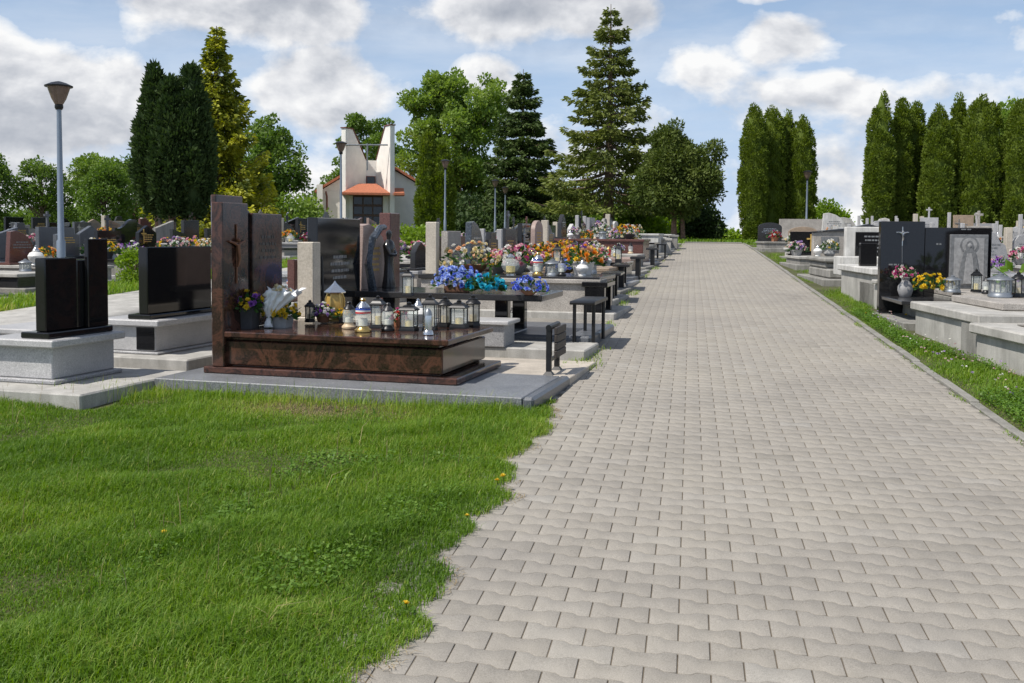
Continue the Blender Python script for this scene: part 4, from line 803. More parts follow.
def cross_mesh(parent, mat, x, y, z, h, t=.022, body=False, name='cross', w=.55):
    mb = MB(); mb.box(x, y - t / 2, z, x + t * .8, y + t / 2, z + h, b=.003); mb.box(x + .002, y - h * w / 2, z + h * .68, x + t * .8 + .002, y + h * w / 2, z + h * .68 + t, b=.003)
    o = mb.build(name, M[mat], parent)
    if body:
        b = MB(); xx = x + t * 1.3; b.tube([(xx, y, z + h * .28), (xx + .01, y + .006, z + h * .42), (xx, y, z + h * .66)], [.008, .014, .02], 7); b.tube([(xx, y, z + h * .64), (xx - .006, y - h * .13, z + h * .69), (xx - .008, y - h * .25, z + h * .72)], [.012, .009, .007], 6); b.tube([(xx, y, z + h * .64), (xx - .006, y + h * .13, z + h * .69), (xx - .008, y + h * .25, z + h * .72)], [.012, .009, .007], 6)
        b.lathe([(.0001, -.02), (.016, -.008), (.018, .004), (.0001, .024)], 8, (xx + .006, y, z + h * .73)); b.build('figure', M[mat], o)
    return o
class Grave:
    def __init__(s, label, x, y, rz, group, name='grave'):
        s.z = zg(x, y); s.r = empty(name, (x, y, s.z), rz); tag(s.r, label, 'grave', group); s.x, s.y, s.rz = x, y, rz; s.top = .4
    def w(s, lx, ly, lz=None):
        c, n = math.cos(s.rz), math.sin(s.rz); return (s.x + lx * c - ly * n, s.y + lx * n + ly * c, s.z + (s.top if lz is None else lz))
    def part(s, name, mat, *boxes, b=.008, par=None):
        mb = MB()
        for q in boxes: mb.box(*q, b=b)
        return mb.build(name, M[mat], par or s.r)
def std_grave(label, x, y, rz, group, W=1.0, L=1.9, kerb='conc', base='grey', slab='black', stone='black', kind='square topped', H=.75, SW=None, hb=.24, text='goldpaint', cross=None, seed=0, kerbm=.2, sty=0.0, extra=None):
    g = Grave(label, x, y, rz, group); q = random.Random(seed)
    g.part('surround', kerb, (-.22, -W / 2 - kerbm, -.35, L + .22, W / 2 + kerbm, .07), b=.012)
    g.part('base', base, (0, -W / 2 + .04, .065, L - .03, W / 2 - .04, .07 + hb))
    g.part('slab', slab, (-.03, -W / 2, .07 + hb + .001, L, W / 2, .13 + hb)); g.top = .13 + hb
    SW = SW or W * .85; t = .1; z0 = g.top + .045
    p = g.part('headstone_plinth', stone, (.02, -W / 2 + .03, g.top + .001, .3, W / 2 - .03, z0), b=.006)
    mb = MB(); mb.T = Matrix.Translation((.1, sty, z0 + .001)); mb.prism(outline(kind, SW, H), 0, t, b=.008); hs = mb.build('headstone', M[stone], g.r)
    if text: text_rows(hs, text, .1 + t, sty, z0 + H * .62, SW * .7, q.randint(3, 5), H * .085, seed)
    if cross == 'front': cross_mesh(hs, text or 'silver', .1 + t, sty - SW * .25, z0 + H * .3, H * .55)
    elif cross == 'top': cross_mesh(g.r, stone, .12, sty, z0 + H * (1 if kind != 'sloping' else .8), .34, .05)
    if extra == 'pillar': g.part('pillar', 'cream', (.08, -W / 2 + .0, g.top + .002, .24, -W / 2 + .12, z0 + H + .12))
    if extra == 'pillars':
        for sg in (-1, 1): g.part('pillar', 'greylight', (.08, sg * (W / 2 - .07) - .04, g.top + .002, .18, sg * (W / 2 - .07) + .04, z0 + H * 1.1))
    g.hx = .34; return g
RA = R(-5.0)
GA, GB_, GC = 'graves in the row beside the paved path', 'graves backing onto the path row', 'graves of the rows past the side path'
plain('bronze', (.2, .09, .05), .4, .5, .2)
# ---- brown granite grave, nearest on the left
g = Grave('reddish brown polished granite grave nearest the lawn, crowded with lanterns', -3.92, 8.3, R(-5.8), GA)
g.part('surround', 'tilegrey', (-.2, -.985, -.3, 2.86, .2, .08), b=.006); g.part('kerb_edge', 'darkgrey', (2.862, -.99, -.3, 2.95, .2, .085), b=.02)
g.part('tile_paving', 'tilecream', (-.2, .203, -.3, 2.95, 1.3, .07), b=.006)
g.part('plinth', 'aurora', (0, -.6, .081, 2.235, .6, .136)); g.part('base', 'aurora', (.14, -.52, .137, 2.06, .52, .152), (.1, -.55, .153, 2.1, .55, .353), (.14, -.52, .354, 2.06, .52, .384))
g.part('slab', 'aurora', (.196, -.6, .385, 2.16, .6, .432)); g.top = .432
hs = g.part('headstone', 'aurora', (.085, -.6, .137, .195, -.2, 1.5), (.03, -.52, .14, .083, -.1, 1.565))
h2 = g.part('headstone_wing', 'aurora', (.11, -.13, .433, .2, .38, 1.42)); g.part('gap_shade_strip', 'black', (.09, -.199, .433, .17, -.131, 1.44))  # black strip stands in for the shade in the gap between the panels
cross_mesh(hs, 'bronze', .196, -.4, .82, .5, .014, True, 'crucifix', .36); text_rows(h2, 'blackold', .2, .12, 1.2, .3, 4, .06, 9)
A1 = g
GL = 'lanterns crowding the brown granite grave'
def onA(px, py, lift=0.0):
    """spot on the brown slab seen at a picture position"""
    r = ray(px, py); z = A1.z + A1.top; t = (z - 1.5) / r.z; return (r.x * t, r.y * t, z + lift)
for kind, px, py, s, lab in [('clear', 349, 328.5, .98, 'black capped glass lantern with tan base, left end of the lanterns on the brown grave'), ('gold', 363, 332, .95, 'glass lantern with gold base and gold ball, coloured stripes, on the brown grave'), ('tall', 378, 328, .72, 'dark metal lantern tucked behind the gold based lantern on the brown grave'),
        ('tube', 388, 331, 1.0, 'slim clear glass tube lantern right of the gold based one on the brown grave'), ('square', 409, 330.5, .82, 'square black lantern with stepped roof and yellow candle on the brown grave'), ('tall', 430, 330, .78, 'tallest black lantern on the brown grave, behind the silver bullet lantern'),
        ('bullet', 428, 335, .8, 'silver bullet shaped lantern at the front edge of the brown slab'), ('round', 445, 327, .95, 'smoky glass lantern just right of the tallest black lantern'), ('square', 459, 328, .84, 'black lantern with pale candle second from the right end of the brown slab'),
        ('round', 473, 326, .98, 'dark framed lantern at the right end of the brown slab')]:
    lantern(kind, onA(px, py), lab, s, rnd.uniform(-.3, .3) + (.2 if kind in ('square', 'tall') else 0), GL)
p = onA(418, 327); lantern('white', p, 'white ceramic vase lantern between the black lanterns on the brown grave', .8, 0, GL)
bouquet('red', onA(399, 326), 'small red and white flowers behind the square black lantern', s=.42)
bouquet('pansy', onA(247, 328), 'yellow and purple pansies in a dark square planter by the brown headstone', s=1.05)
bouquet('orange', onA(244, 321, .12), 'orange red flowers with dark leaves against the brown headstone', s=.62, potk=('vase', 'potdark'))
bouquet('yellow', onA(281, 327), 'yellow flowers in a grey pot half hidden by the white wrapped bouquet', s=.66, potk=('box', 'potgrey'), squash=1.2)
# white wrapped bouquet
p = onA(270, 328); o = empty('wrapped_bouquet', p, .3); o.scale = (.72, .72, .78); tag(o, 'bouquet wrapped in crumpled white paper leaning beside the brown headstone', 'bouquet')
def wrap():
    g_ = np.random.default_rng(5); nu, nv = 54, 16; V = []; ph_ = g_.uniform(0, 6.28, 8); jit = g_.normal(0, 1, (nv, nu))
    for j in range(nv):
        t = j / (nv - 1)
        for k in range(nu):
            a = 6.2832 * k / nu; fold = .1 * math.sin(5 * a + ph_[0] + 2 * t) + .17 * math.sin(11 * a + ph_[1] - 3 * t) + .14 * math.sin(17 * a + ph_[2] + 4 * t); base = .05 - .085 * t if t < .28 else .026 + .2 * (t - .28) ** .75
            r = base * .9 * (1 + .75 * fold * min(1, t * 1.6) + .09 * jit[j, k]); V.append((r * math.cos(a) * 1.15 + .2 * t * t - .02, r * .9 * math.sin(a), .01 + .4 * t + (.02 * math.sin(4 * a + ph_[3]) + .022 * math.sin(11 * a + ph_[4])) * t * t + .008 * jit[j, k] * t))
    k = np.arange(nv - 1)[:, None] * nu + np.arange(nu)[None]; k2 = np.arange(nv - 1)[:, None] * nu + (np.arange(nu)[None] + 1) % nu
    q = npmesh('paper_wrap', V, np.stack([k, k2, k2 + nu, k + nu], -1).reshape(-1, 4), M['film'], parent=o)
    md = q.modifiers.new('thick', 'SOLIDIFY'); md.thickness = .002
wrap(); b_ = blooms('blooms', o, ['p_white', 'p_cream'], 12, .11, .1, .07, .4, .05, 77); b_.location = (.13, 0, 0); MB().tube([(0, 0, 0), (.02, 0, .2), (.1, 0, .36)], .02, 7).build('stems', M['flowerleaf'], o)
# ---- black headstone with the cream pillar (second from the lawn)
g = Grave('cream stone grave with tall cream pillar and black headstone behind the brown grave', -3.72, 9.78, RA, GA); A2 = g
g.part('surround', 'conc', (-.25, .0, -.3, 2.75, .74, .1), b=.012); g.part('base', 'grey', (1.25, -.02, .101, 1.95, .36, .32)); g.part('base_cap', 'greylight', (1.2, -.06, .321, 2.0, .4, .36))
g.part('slab', 'cream', (.0, -.72, .07, .98, .5, .40)); g.top = .4
g.part('pillar', 'cream', (.05, -.66, .402, .22, -.5, 1.12)); hs = g.part('headstone', 'black', (.06, -.47, .402, .17, .56, 1.36)); text_rows(hs, 'etch', .17, .05, .95, .5, 4, .07, 3)
mb = MB(); mb.tube([(.21, -.46, .98), (.23, -.46, .5)], .012, 6); mb.build('vase_rail', M['blackmetal'], g.r)
def onZ(g, px, py, z=None):
    r = ray(px, py); z = g.z + (g.top if z is None else z); t = (z - 1.5) / r.z; return (r.x * t, r.y * t, z)
bouquet('purple', onZ(A2, 323, 322), 'purple and white flowers in a brown pot on the cream ledge', s=.5)
lantern('round', onZ(A2, 310, 322), 'low dark lantern at the foot of the cream pillar', .7)
p = onZ(A2, 335, 321); o = empty('ornate_lantern', p, .4); o.scale = (.8, .8, .85); tag(o, 'ornate golden lantern with pointed silver roof on the cream ledge', 'lantern')
MB().lathe([(.085, 0), (.09, .02), (.07, .04)], 6).build('base', M['gold'], o); MB().lathe([(.07, .04), (.1, .14), (.1, .24), (.075, .31)], 6).build('body', M['goldpaint'], o)
mb = MB()
for k in range(6): a = 6.283 * k / 6; mb.tube([(.075 * math.cos(a), .075 * math.sin(a), .04), (.108 * math.cos(a), .108 * math.sin(a), .14), (.108 * math.cos(a), .108 * math.sin(a), .24), (.08 * math.cos(a), .08 * math.sin(a), .31)], .008, 5)
mb.build('frame', M['gold'], o); MB().lathe([(.12, .305), (.125, .315), (.05, .38), (.02, .41), (.0001, .44)], 6).build('lid', M['silver'], o)
bouquet('yellow', onZ(A2, 343, 322), 'tiny yellow flowers beside the ornate golden lantern', s=.35)
# ---- black table tomb
g = Grave('black granite table tomb on square legs with a dark grey kerb', -3.7, 10.72, RA, GA); A3 = g
g.part('surround', 'darkgrey', (-.25, -.19, -.3, 2.72, 1.35, .13), b=.02); g.part('slab', 'blackold', (.05, -.52, .5, 2.28, .5, .565)); g.top = .565
for lx in (.5, 1.75):
    for ly in (-.4, .3): g.part('leg', 'black', (lx, ly, .06, lx + .14, ly + .12, .499))
g.part('step', 'grey', (.05, -.42, .06, 1.9, .42, .14))
hs = MB(); hs.T = Matrix.Translation((.08, .1, .565)); hs.prism(outline('curved', .8, .72), 0, .13); hs = hs.build('headstone', M['pinkstone'], g.r); text_rows(hs, 'goldpaint', .21, .05, 1.0, .4, 5, .06, 12)
g.part('side_stone', 'redbrown', (.06, .56, .13, .2, .86, 1.42)); mb = MB(); mb.tube([(.3, -.2 + .0, .57), (.3, -.32, .85), (.3, -.2, 1.12), (.3, .0, 1.24), (.3, .14, 1.25)], [.05, .045, .045, .04, .03], 8); mb.build('arch', M['labrador'], g.r)
def robed(par, x, y, z, h, mat, yaw=0):
    """stone figure in a long robe, head bowed, one continuous body"""
    mb = MB(); mb.lathe([(h * .15, 0), (h * .155, h * .02), (h * .12, h * .2), (h * .1, h * .42), (h * .115, h * .6), (h * .135, h * .72), (h * .1, h * .79), (h * .045, h * .83), (h * .05, h * .86), (h * .068, h * .91), (h * .058, h * .965), (.0001, h)], 14, (x, y, z), sx=.75)
    mb.tube([(x, y - h * .12, z + h * .73), (x + h * .06, y - h * .13, z + h * .58), (x + h * .11, y - h * .02, z + h * .56)], [h * .045, h * .04, h * .03], 8); mb.tube([(x, y + h * .12, z + h * .73), (x + h * .06, y + h * .13, z + h * .58), (x + h * .11, y + h * .02, z + h * .56)], [h * .045, h * .04, h * .03], 8)
    return mb.build('statue', M[mat], par)
robed(g.r, .32, .22, .566, .66, 'blackold')
bouquet('blue', onZ(A3, 457, 292), 'big blue and pale blue rose arrangement on the black table tomb', s=.64, rz=.1, squash=1.3)
bouquet('teal', onZ(A3, 486, 293), 'turquoise flowers spilling right of the blue roses', s=.9, rz=.2, squash=1.3); bouquet('royal', onZ(A3, 529, 295), 'royal blue flowers at the right end of the black table tomb', s=.62, squash=1.3)
lantern('tall', onZ(A3, 408, 296), 'ornate dark lantern on the left end of the black table tomb', .68); lantern('clear', (-2.0, 11.3, A3.z + .13), 'small dark lantern on the kerb below the black table tomb', .9)
# ---- terrazzo tomb
g = std_grave('pale terrazzo box tomb with black top slab and cream pillar', -3.6, 13.95, RA, GA, 1.3, 2.5, 'conc', 'terrazzo', 'blackold', 'terrazzo', 'square topped', .55, .6, .4, 'etch', None, 5, .1, .25, 'pillar')
g.part('slab_edge', 'terrazzo', (.3, -.66, .44, 2.52, -.2, .5)); A4 = g
# ---- rest of the row beside the path
rowA = [(15.75, 'labrador', 'curved', 1.05, 'grey', 'black', 'grey', .95), (17.35, 'blackold', 'shouldered', .75, 'terrazzo', 'sand', 'dark', .9), (19.0, 'blackold', 'square topped', .9, 'darkgrey', 'black', 'black', .5), (20.6, 'black', 'square topped', 1.0, 'blackold', 'black', 'black', .55), (22.2, 'pinkstone', 'arched', 1.05, 'sand', 'pinkstone', 'pinkish', .5),
        (23.8, 'darkgrey', 'wavy', .85, 'concold', 'conc', 'grey', .8), (25.6, 'blackold', 'pointed', .8, 'redbrown', 'redbrown', 'red brown', 1.1), (27.3, 'concwhite', 'gabled', .7, 'concold', 'conc', 'whitish', .9), (29.0, 'black', 'sloping', .9, 'grey', 'black', 'black and grey', .9), (30.8, 'grey', 'square topped', .6, 'concwhite', 'concwhite', 'white', 1.1), (32.6, 'blackold', 'arched', .75, 'conc', 'grey', 'dark', .9), (34.4, 'concold', 'rugged', .8, 'concold', 'conc', 'rough concrete', .9), (36.2, 'black', 'square topped', .8, 'grey', 'black', 'black', .9), (38.2, 'concwhite', 'arched', .6, 'conc', 'concwhite', 'pale concrete', .9)]
GRA = []
fl_cycle = ['cream', 'yelpink', 'pink', 'orange', 'mixed', 'lilacs', 'palepink', 'white', 'red', 'yellow', 'purple', 'whitey']
ln_cycle = ['globe', 'square', 'white', 'clear', 'squat', 'tall', 'gold', 'red']
for k, (Y, st, kd, H, bs, sl, col, hb) in enumerate(rowA):
    sh = pleft(Y) + 1.0; W = 1.25; hbz = .26 if hb <= .8 else .36 if hb < 1.0 else .6
    ph = f'{ORD[k + 4]} grave up the path row'
    g = std_grave(f'{col} grave with {kd} headstone, {ORD[k + 4]} up the path row', -3.6 + sh * .9, Y, RA, GA, W, 2.35, ['conc', 'concold', 'grey', 'darkgrey'][k % 4], bs, sl, st, kd, H * .72, W * rnd.uniform(.4, .75), hbz * .85, 'goldpaint' if k % 3 else 'silver', [None, 'front', 'top'][(k * 2 + 1) % 3] if kd in ('square topped', 'gabled', 'sloping') else None, 40 + k, .15, rnd.uniform(-.12, .12), [None, 'pillars', None, None, None, 'pillar', None][k % 7])
    GRA.append((g, ph))
    fk = [['cream', 'yelpink', 'royal'], ['yellow', 'red', 'palepink'], ['mixed', 'orange', 'pink'], ['orange', 'pink', 'white'], ['yellow', 'lilacs'], ['orange', 'white', 'purple'], ['palepink', 'whitey', 'mixed'], ['orange', 'palepink', 'yelpink'], ['pink', 'mixed', 'white'], ['palepink', 'yellow'], ['pink', 'white'], ['red', 'cream'], ['yelpink', 'white'], ['mixed']][k]
    for j, f in enumerate(fk):
        bouquet(f, g.w(.55 + j * .62 + rnd.uniform(-.08, .08), rnd.uniform(-.3, .3)), f'{BK[f][1]} flowers on the {ph}', s=rnd.uniform(.65, .95), rz=rnd.uniform(0, 6), squash=1.0)
    for j in range(5 if k < 7 else 2):
        lk = ln_cycle[(k * 3 + j) % 8]; lantern(lk, g.w(.5 + j * .38 + rnd.uniform(-.05, .05), rnd.choice([-1, 1]) * rnd.uniform(.38, .52)), f'{LK[lk]} on the {ph}', rnd.uniform(.85, 1.1) * (.72 if lk == 'white' else 1))
for f, px, py, s in [('palepink', 520, 262, .9)]: pass
bouquet('orange', A4.w(2.1, .25), 'orange and yellow flowers in white pot on the pale terrazzo tomb', s=.9); bouquet('pink', A4.w(1.2, -.05), 'pink and white flowers on the pale terrazzo tomb', s=1.05); bouquet('cream', A4.w(.65, -.3), 'cream and peach flowers at the left of the terrazzo tomb', s=.95, squash=1.4)
bouquet('yelpink', A4.w(.85, .3), 'yellow and pink flowers at the back of the terrazzo tomb', s=.85)
for lk, x, y, l in [('globe', 1.25, -.5, 'left glass globe lantern on the terrazzo tomb'), ('gold', 1.62, -.45, 'gold topped glass lantern on the terrazzo tomb'), ('squat', 1.8, -.35, 'wide grey metal lantern on the terrazzo tomb'), ('white', 2.2, -.3, 'white ceramic lantern at the right end of the terrazzo tomb'), ('tube', 1.95, -.45, 'slim glass tube lantern on the terrazzo tomb')]: lantern(lk, A4.w(x, y), l, .72 if lk == 'white' else 1.05)
# ---- benches along the kerb
def bench(x, y, label, style, w=.8, h=.43, rz=0):
    o = empty('grave_bench', (x, y, zg(x, y)), rz); tag(o, label, 'bench', 'small benches along the path'); z0 = .05
    if style == 'folded':
        for yy in (-.17, .17):
            l = MB(); l.box(-.022, yy - .022, z0 + .03, .022, yy + .022, h, b=.003); lg = l.build('leg', M['blackmetal'], o); l = MB(); l.lathe([(.065, z0), (.065, z0 + .012), (.028, z0 + .045)], 4, (0, yy, 0), ph=math.pi / 4); l.build('foot_plate', M['blackmetal'], lg)
        l = MB(); l.box(-.012, -.148, z0 + .12, .012, .148, z0 + .15, b=.003); l.build('rail', M['blackmetal'], o); l = MB(); l.tube([(.0, -.2, h + .005), (.0, .2, h + .005)], .025, 10); l.build('hinge_bar', M['blackmetal'], o)
        l = MB()
        for k in range(4): l.box(.05, -.2, h - .25 + k * .066, .075, .2, h - .25 + k * .066 + .06, b=.004)
        l.build('seat', M['darkplastic'] if False else M['woodslat'], o)
    elif style == 'oval':
        l = MB(); l.prism([(-w / 2 + .0, h), (w / 2, h), (w / 2 + .01, h + .02), (w / 2 - .02, h + .035), (-w / 2 + .02, h + .035), (-w / 2 - .01, h + .02)], -.13, .13, b=.012); l.build('seat', M['blackmetal'], o)
        for yy in (-w * .36, w * .36):
            for xx in (-.1, .1): l = MB(); l.tube([(xx, yy, z0), (xx, yy, h)], .019, 8); l.build('leg', M['blackmetal'], o)
    elif style == 'plank':
        l = MB(); l.box(-.15, -w / 2, h, .15, w / 2, h + .045, b=.008); l.build('seat', M['blackold'], o)
        for yy in (-w * .34, w * .34): l = MB(); l.box(-.045, yy - .045, -.1, .045, yy + .045, h - .001, b=.004); l.build('leg', M['blackmetal'], o)
    else:
        l = MB(); l.box(-.17, -w / 2, h, .17, w / 2, h + .07, b=.01); l.build('seat', M[style], o)
        for yy in (-w * .4, w * .4): l = MB(); l.box(-.13, yy - .06, -.1, .13, yy + .06, h - .001, b=.006); l.build('leg', M[style], o)
bench(-1.15, 8.5, 'folded black bench with slatted seat on the cream tiles', 'folded', h=.46, rz=R(-4)); bench(-1.05, 10.6, 'black flat seated bench on four thin legs on the dark kerb', 'oval', .9, .47, R(-4))
bench(-1.2, 13.35, 'solid black granite bench block at the corner of the terrazzo tomb', 'black', .7, .42, R(-4))
for Y, st, w, lb in [(15.6, 'plank', .9, 'plank bench just beyond the solid black granite bench'), (17.8, 'plank', .9, 'black plank bench beside the grass tuft at the kerb'), (20.4, 'plank', .5, 'single narrow post bench before the red brown tomb'), (24.6, 'plank', .6, 'dark post seat beside the red brown tomb'), (27.6, 'oval', .6, 'thin legged round seat past the red brown tomb'), (31.2, 'conc', .9, 'pale concrete bench near the white tomb'), (35.0, 'concold', .9, 'grey concrete bench near the top of the path')]:
    bench(pleft(Y) - .18 + (.1 if w < .8 else 0), Y, lb, st, w, .42)
# ---- graves that turn their backs to the path row
g = Grave('light grey granite grave with two black headstone slabs of unequal height, far left', -4.78, 7.3, math.pi + R(-7), GB_)
g.part('surround', 'conc', (-.55, -.62, -.3, 2.6, .72, .1), b=.012); g.part('plinth', 'grey', (-.06, -.36, .101, 2.0, .42, .135)); g.part('base', 'greylight', (0, -.33, .136, .6, .38, .385), (.601, -.33, .136, 1.9, .38, .259)); g.part('slab', 'greylight', (-.07, -.39, .386, .62, .45, .445), (.621, -.37, .26, 2.0, .43, .315), b=.01); g.top = .445
g.part('headstone_plinth', 'black', (.03, -.36, .446, .3, .38, .495)); g.part('headstone', 'black', (.1, -.02, .496, .2, .33, 1.07), (.105, -.33, .496, .195, -.025, 1.05)); 
g.part('headstone_wing', 'black', (.06, -.34, .496, .099, -.1, 1.22), b=.006)
g = Grave('light grey granite grave with one wide black headstone and black corner inlay', -4.78, 8.95, math.pi + R(-7), GB_)
g.part('surround', 'conc', (-.5, -.75, -.3, 2.6, .72, .1), b=.012); g.part('plinth', 'grey', (-.06, -.66, .101, 2.0, .54, .125)); g.part('base', 'greylight', (0, -.62, .126, .6, .5, .36), (.601, -.62, .126, 1.9, .5, .23)); g.part('corner_inlay', 'black', (.004, .501, .14, .2, .507, .35), b=.002); g.part('slab', 'greylight', (-.08, -.68, .361, .62, .56, .42), (.621, -.66, .231, 2.0, .54, .285), b=.01)
g.part('headstone_plinth', 'black', (.05, -.6, .421, .3, .5, .465)); g.part('headstone', 'black', (.1, -.55, .466, .2, .47, 1.09))
B2 = g
col_word = dict(black='black', blackold='dark', grey='grey', greylight='light grey', terrazzo='pale speckled', sand='sandy', pinkstone='pinkish', concold='weathered concrete', conc='concrete', concwhite='whitish', redbrown='red brown', labrador='blue grey', cream='cream', darkgrey='dark grey')
kinds = ['square topped', 'square topped', 'square topped', 'sloping', 'arched', 'gabled', 'sloping', 'wavy', 'curved', 'pointed', 'rugged', 'shouldered']
def auto_row(xh, ys, rz, row, group, Hr, stones, seed, fl=.8, ln=.6, L=1.9, jx=.12, first=0, fkinds=None, W=(1.0, 1.5)):
    q = random.Random(seed); made = []
    for k, Y in enumerate(ys):
        st = q.choice(stones); kd = q.choice(kinds); bs = q.choice(['grey', 'concold', 'terrazzo', 'blackold', 'grey', 'darkgrey']); ph = f'{ORD[k + first]} grave of the {row}'
        w_ = q.uniform(*W)
        g = std_grave(f'{col_word[st]} {kd} grave, {ORD[k + first]} of the {row}', xh(Y) + q.uniform(-jx, jx), Y, rz + q.gauss(0, .02), group, w_, L, q.choice(['conc', 'concold', 'grey']), bs, q.choice(['black', 'grey', 'blackold', 'conc', bs]), st, kd, q.uniform(*Hr), w_ * q.uniform(.55, .9), q.uniform(.15, .32), q.choice(['goldpaint', 'goldpaint', 'whitepaint']) if st in ('black', 'blackold', 'labrador', 'darkgrey') else 'etch', q.choice([None, 'front', 'top', None]) if kd in ('square topped', 'sloping', 'gabled') else None, seed * 100 + k, .08, q.uniform(-.1, .1), q.choice([None] * 14 + ['pillar']))
        made.append(g); used = []
        for j in range(3):
            if q.random() < fl * (1, .6, .3)[j]:
                f = q.choice([c for c in (fkinds or fl_cycle) if c not in used]); used.append(f); bouquet(f, g.w(.5 + .5 * j + q.uniform(0, .2), q.uniform(-.28, .28)), f'{BK[f][1]} flowers on the {ph}', s=q.uniform(.75, 1.1), rz=q.uniform(0, 6))
        used = []
        for j in range(3):
            if q.random() < ln * (1, .7, .4)[j]:
                l = q.choice([c for c in ln_cycle if c not in used]); used.append(l); lantern(l, g.w(.45 + .4 * j, q.choice([-1, 1]) * q.uniform(.3, .42)), f'{LK[l]} on the {ph}', q.uniform(.9, 1.25))
    return made
dark = ['black', 'blackold', 'black', 'blackold', 'labrador', 'black', 'black', 'pinkstone', 'blackold', 'redbrown', 'concold', 'darkgrey', 'black', 'blackold', 'sand', 'black']
lightst = ['concwhite', 'grey', 'greylight', 'concold', 'terrazzo', 'conc', 'blackold', 'sand', 'cream']
BROW = auto_row(lambda y: -4.55, [11.4, 13.2, 15, 16.9, 18.8, 20.7, 22.7, 24.8, 27, 29.3, 31.6, 34, 36.4], math.pi + RA, 'row backing onto the path row', GB_, (.35, .6), ['black', 'blackold', 'darkgrey', 'redbrown', 'labrador', 'blackold'], 61, .7, .5, first=2)
auto_row(lambda y: -13.0, [12.6, 14.2, 15.8, 17.4, 19.0, 20.6, 22.2, 23.8, 25.4, 27, 28.7, 30.4, 32.1, 33.8, 35.5, 37.2, 39, 41], RA, 'near row past the side path', GC, (.48, .72), dark, 62, 1.0, .8, W=(.9, 1.2))
auto_row(lambda y: -13.8, [15, 16.6, 18.2, 19.8, 21.4, 23, 24.7, 26.4, 28.1, 29.8, 31.6, 33.4, 35.2, 37, 39, 41], math.pi + RA, 'second row past the side path', GC, (.5, .8), dark, 63, .4, .2, W=(.9, 1.2))
auto_row(lambda y: -21.6, [22.5, 24.2, 25.9, 27.6, 29.3, 31, 32.7, 34.4, 36.2, 38, 39.8, 41.6, 43.4, 45.3, 47.6, 50], RA, 'third row past the side path', GC, (.45, .75), dark + ['concwhite'], 64, .8, .3, W=(.9, 1.25))
auto_row(lambda y: -22.4, [24, 25.7, 27.4, 29.1, 30.8, 32.6, 34.4, 36.3, 38.6, 41, 43.4, 46, 48.6], math.pi + RA, 'fourth row past the side path', GC, (.5, .8), dark + lightst, 65, .3, .2)
auto_row(lambda y: -30, [33, 34.8, 36.6, 38.4, 40.2, 42, 44, 46.2, 48.8, 51.5, 54], RA, 'fifth row past the side path', GC, (.5, .8), dark + lightst, 66, .5, .2)
lantern('striped', BROW[0].w(.42, -.3), 'round white lantern with blue and red stripes seen past the brown headstone', 1.0)
x, y = far(133, 18.6); broadleaf('small round yellow green shrub beside the wide black headstone', x, y, .75, [(0, 0, .38, .3, .3, .36)], M['bright'], 811, .06, 2600, .13, tr=.1, trunk_r=.02, name='shrub', cat='shrub')
x, y = far(397, 30); broadleaf('low yellow green hedge bush between the pillar and the dark headstones', x, y, 1.0, [(0, 0, .5, .9, .4, .45), (.8, 0, .45, .6, .4, .4)], M['bright'], 815, .1, 4000, .22, tr=.1, trunk_r=.03, name='shrub', cat='shrub')
# ------------------------------------------------------------------ right hand side
RR = R(-86); GR = 'graves right of the paved path'
def wall_tomb(label, x0, y0, x1, y1, depth, h, cap=.09, lip=.06):
    d = Vector((x1 - x0, y1 - y0, 0)); L = d.length; a = math.atan2(d.y, d.x); g = Grave(label, x0, y0, a, GR)
    g.part('base', 'conc', (0, -depth, -.3, L, 0, h), b=.012); g.part('cap', 'conc', (-.06, -depth - .06, h + .001, L + .05, lip, h + cap), b=.015); g.top = h + cap; return g
g = wall_tomb('long pale concrete box tomb cut by the right edge of the view', 3.2, 7.2, 2.76, 10.36, 1.7, .36, .1); T1 = g
g.part('gravel_fill', 'gravel', (.2, -1.5, .465, 2.9, -.25, .475))
g = wall_tomb('shorter concrete box tomb with thick cap in front of the crucifix headstone', 2.82, 10.45, 2.62, 12.4, 1.8, .34, .1, .05); T2 = g
g.part('pilaster', 'concold', (-.02, .003, -.3, .42, .035, .338)); g.part('inner_slab', 'terrazzo', (.5, -1.75, .445, 1.95, -.4, .52), b=.01)
# crucifix and saint headstone
g = Grave('wide black headstone with crucifix and grey saint panel', 3.3, 14.25, R(-90 + 3), GR)
g.part('surround', 'concold', (-.2, -.85, -.3, 1.6, .75, .05)); g.part('base', 'concold', (.15, -.5, .051, 1.5, -.2, .24), (.12, -.1, .051, 1.6, .7, .33), b=.01); g.part('slab', 'blackold', (.13, -.78, .242, 1.2, -.12, .29)); g.part('ledge', 'terrazzo', (.13, -.1, .332, 1.7, .72, .4), b=.01); g.top = .4
hs = g.part('headstone', 'black', (0, -.8, .06, .12, -.23, 1.29), b=.006); h2 = g.part('headstone_wing', 'black', (.004, -.227, .06, .118, .62, 1.21), b=.006)
cross_mesh(hs, 'silver', .121, -.52, .96, .26, .012, True, 'crucifix', .62); mb = MB(); mb.tube([(.126, -.52, .955), (.126, -.515, .72)], .006, 5); mb.build('stem_line', M['silver'], hs)
text_rows(hs, 'etch', .12, -.62, .7, .2, 1, .05, 3); text_rows(h2, 'etch', .118, -.05, .98, .1, 1, .05, 4); text_rows(h2, 'etch', .118, .3, 1.18, .16, 1, .04, 6)
pl = g.part('saint_panel', 'etch', (.13, .08, .402, .175, .56, 1.12), b=.006); g.part('panel_field', 'etchlight', (.1755, .13, .45, .179, .51, 1.075), par=pl, b=.001)
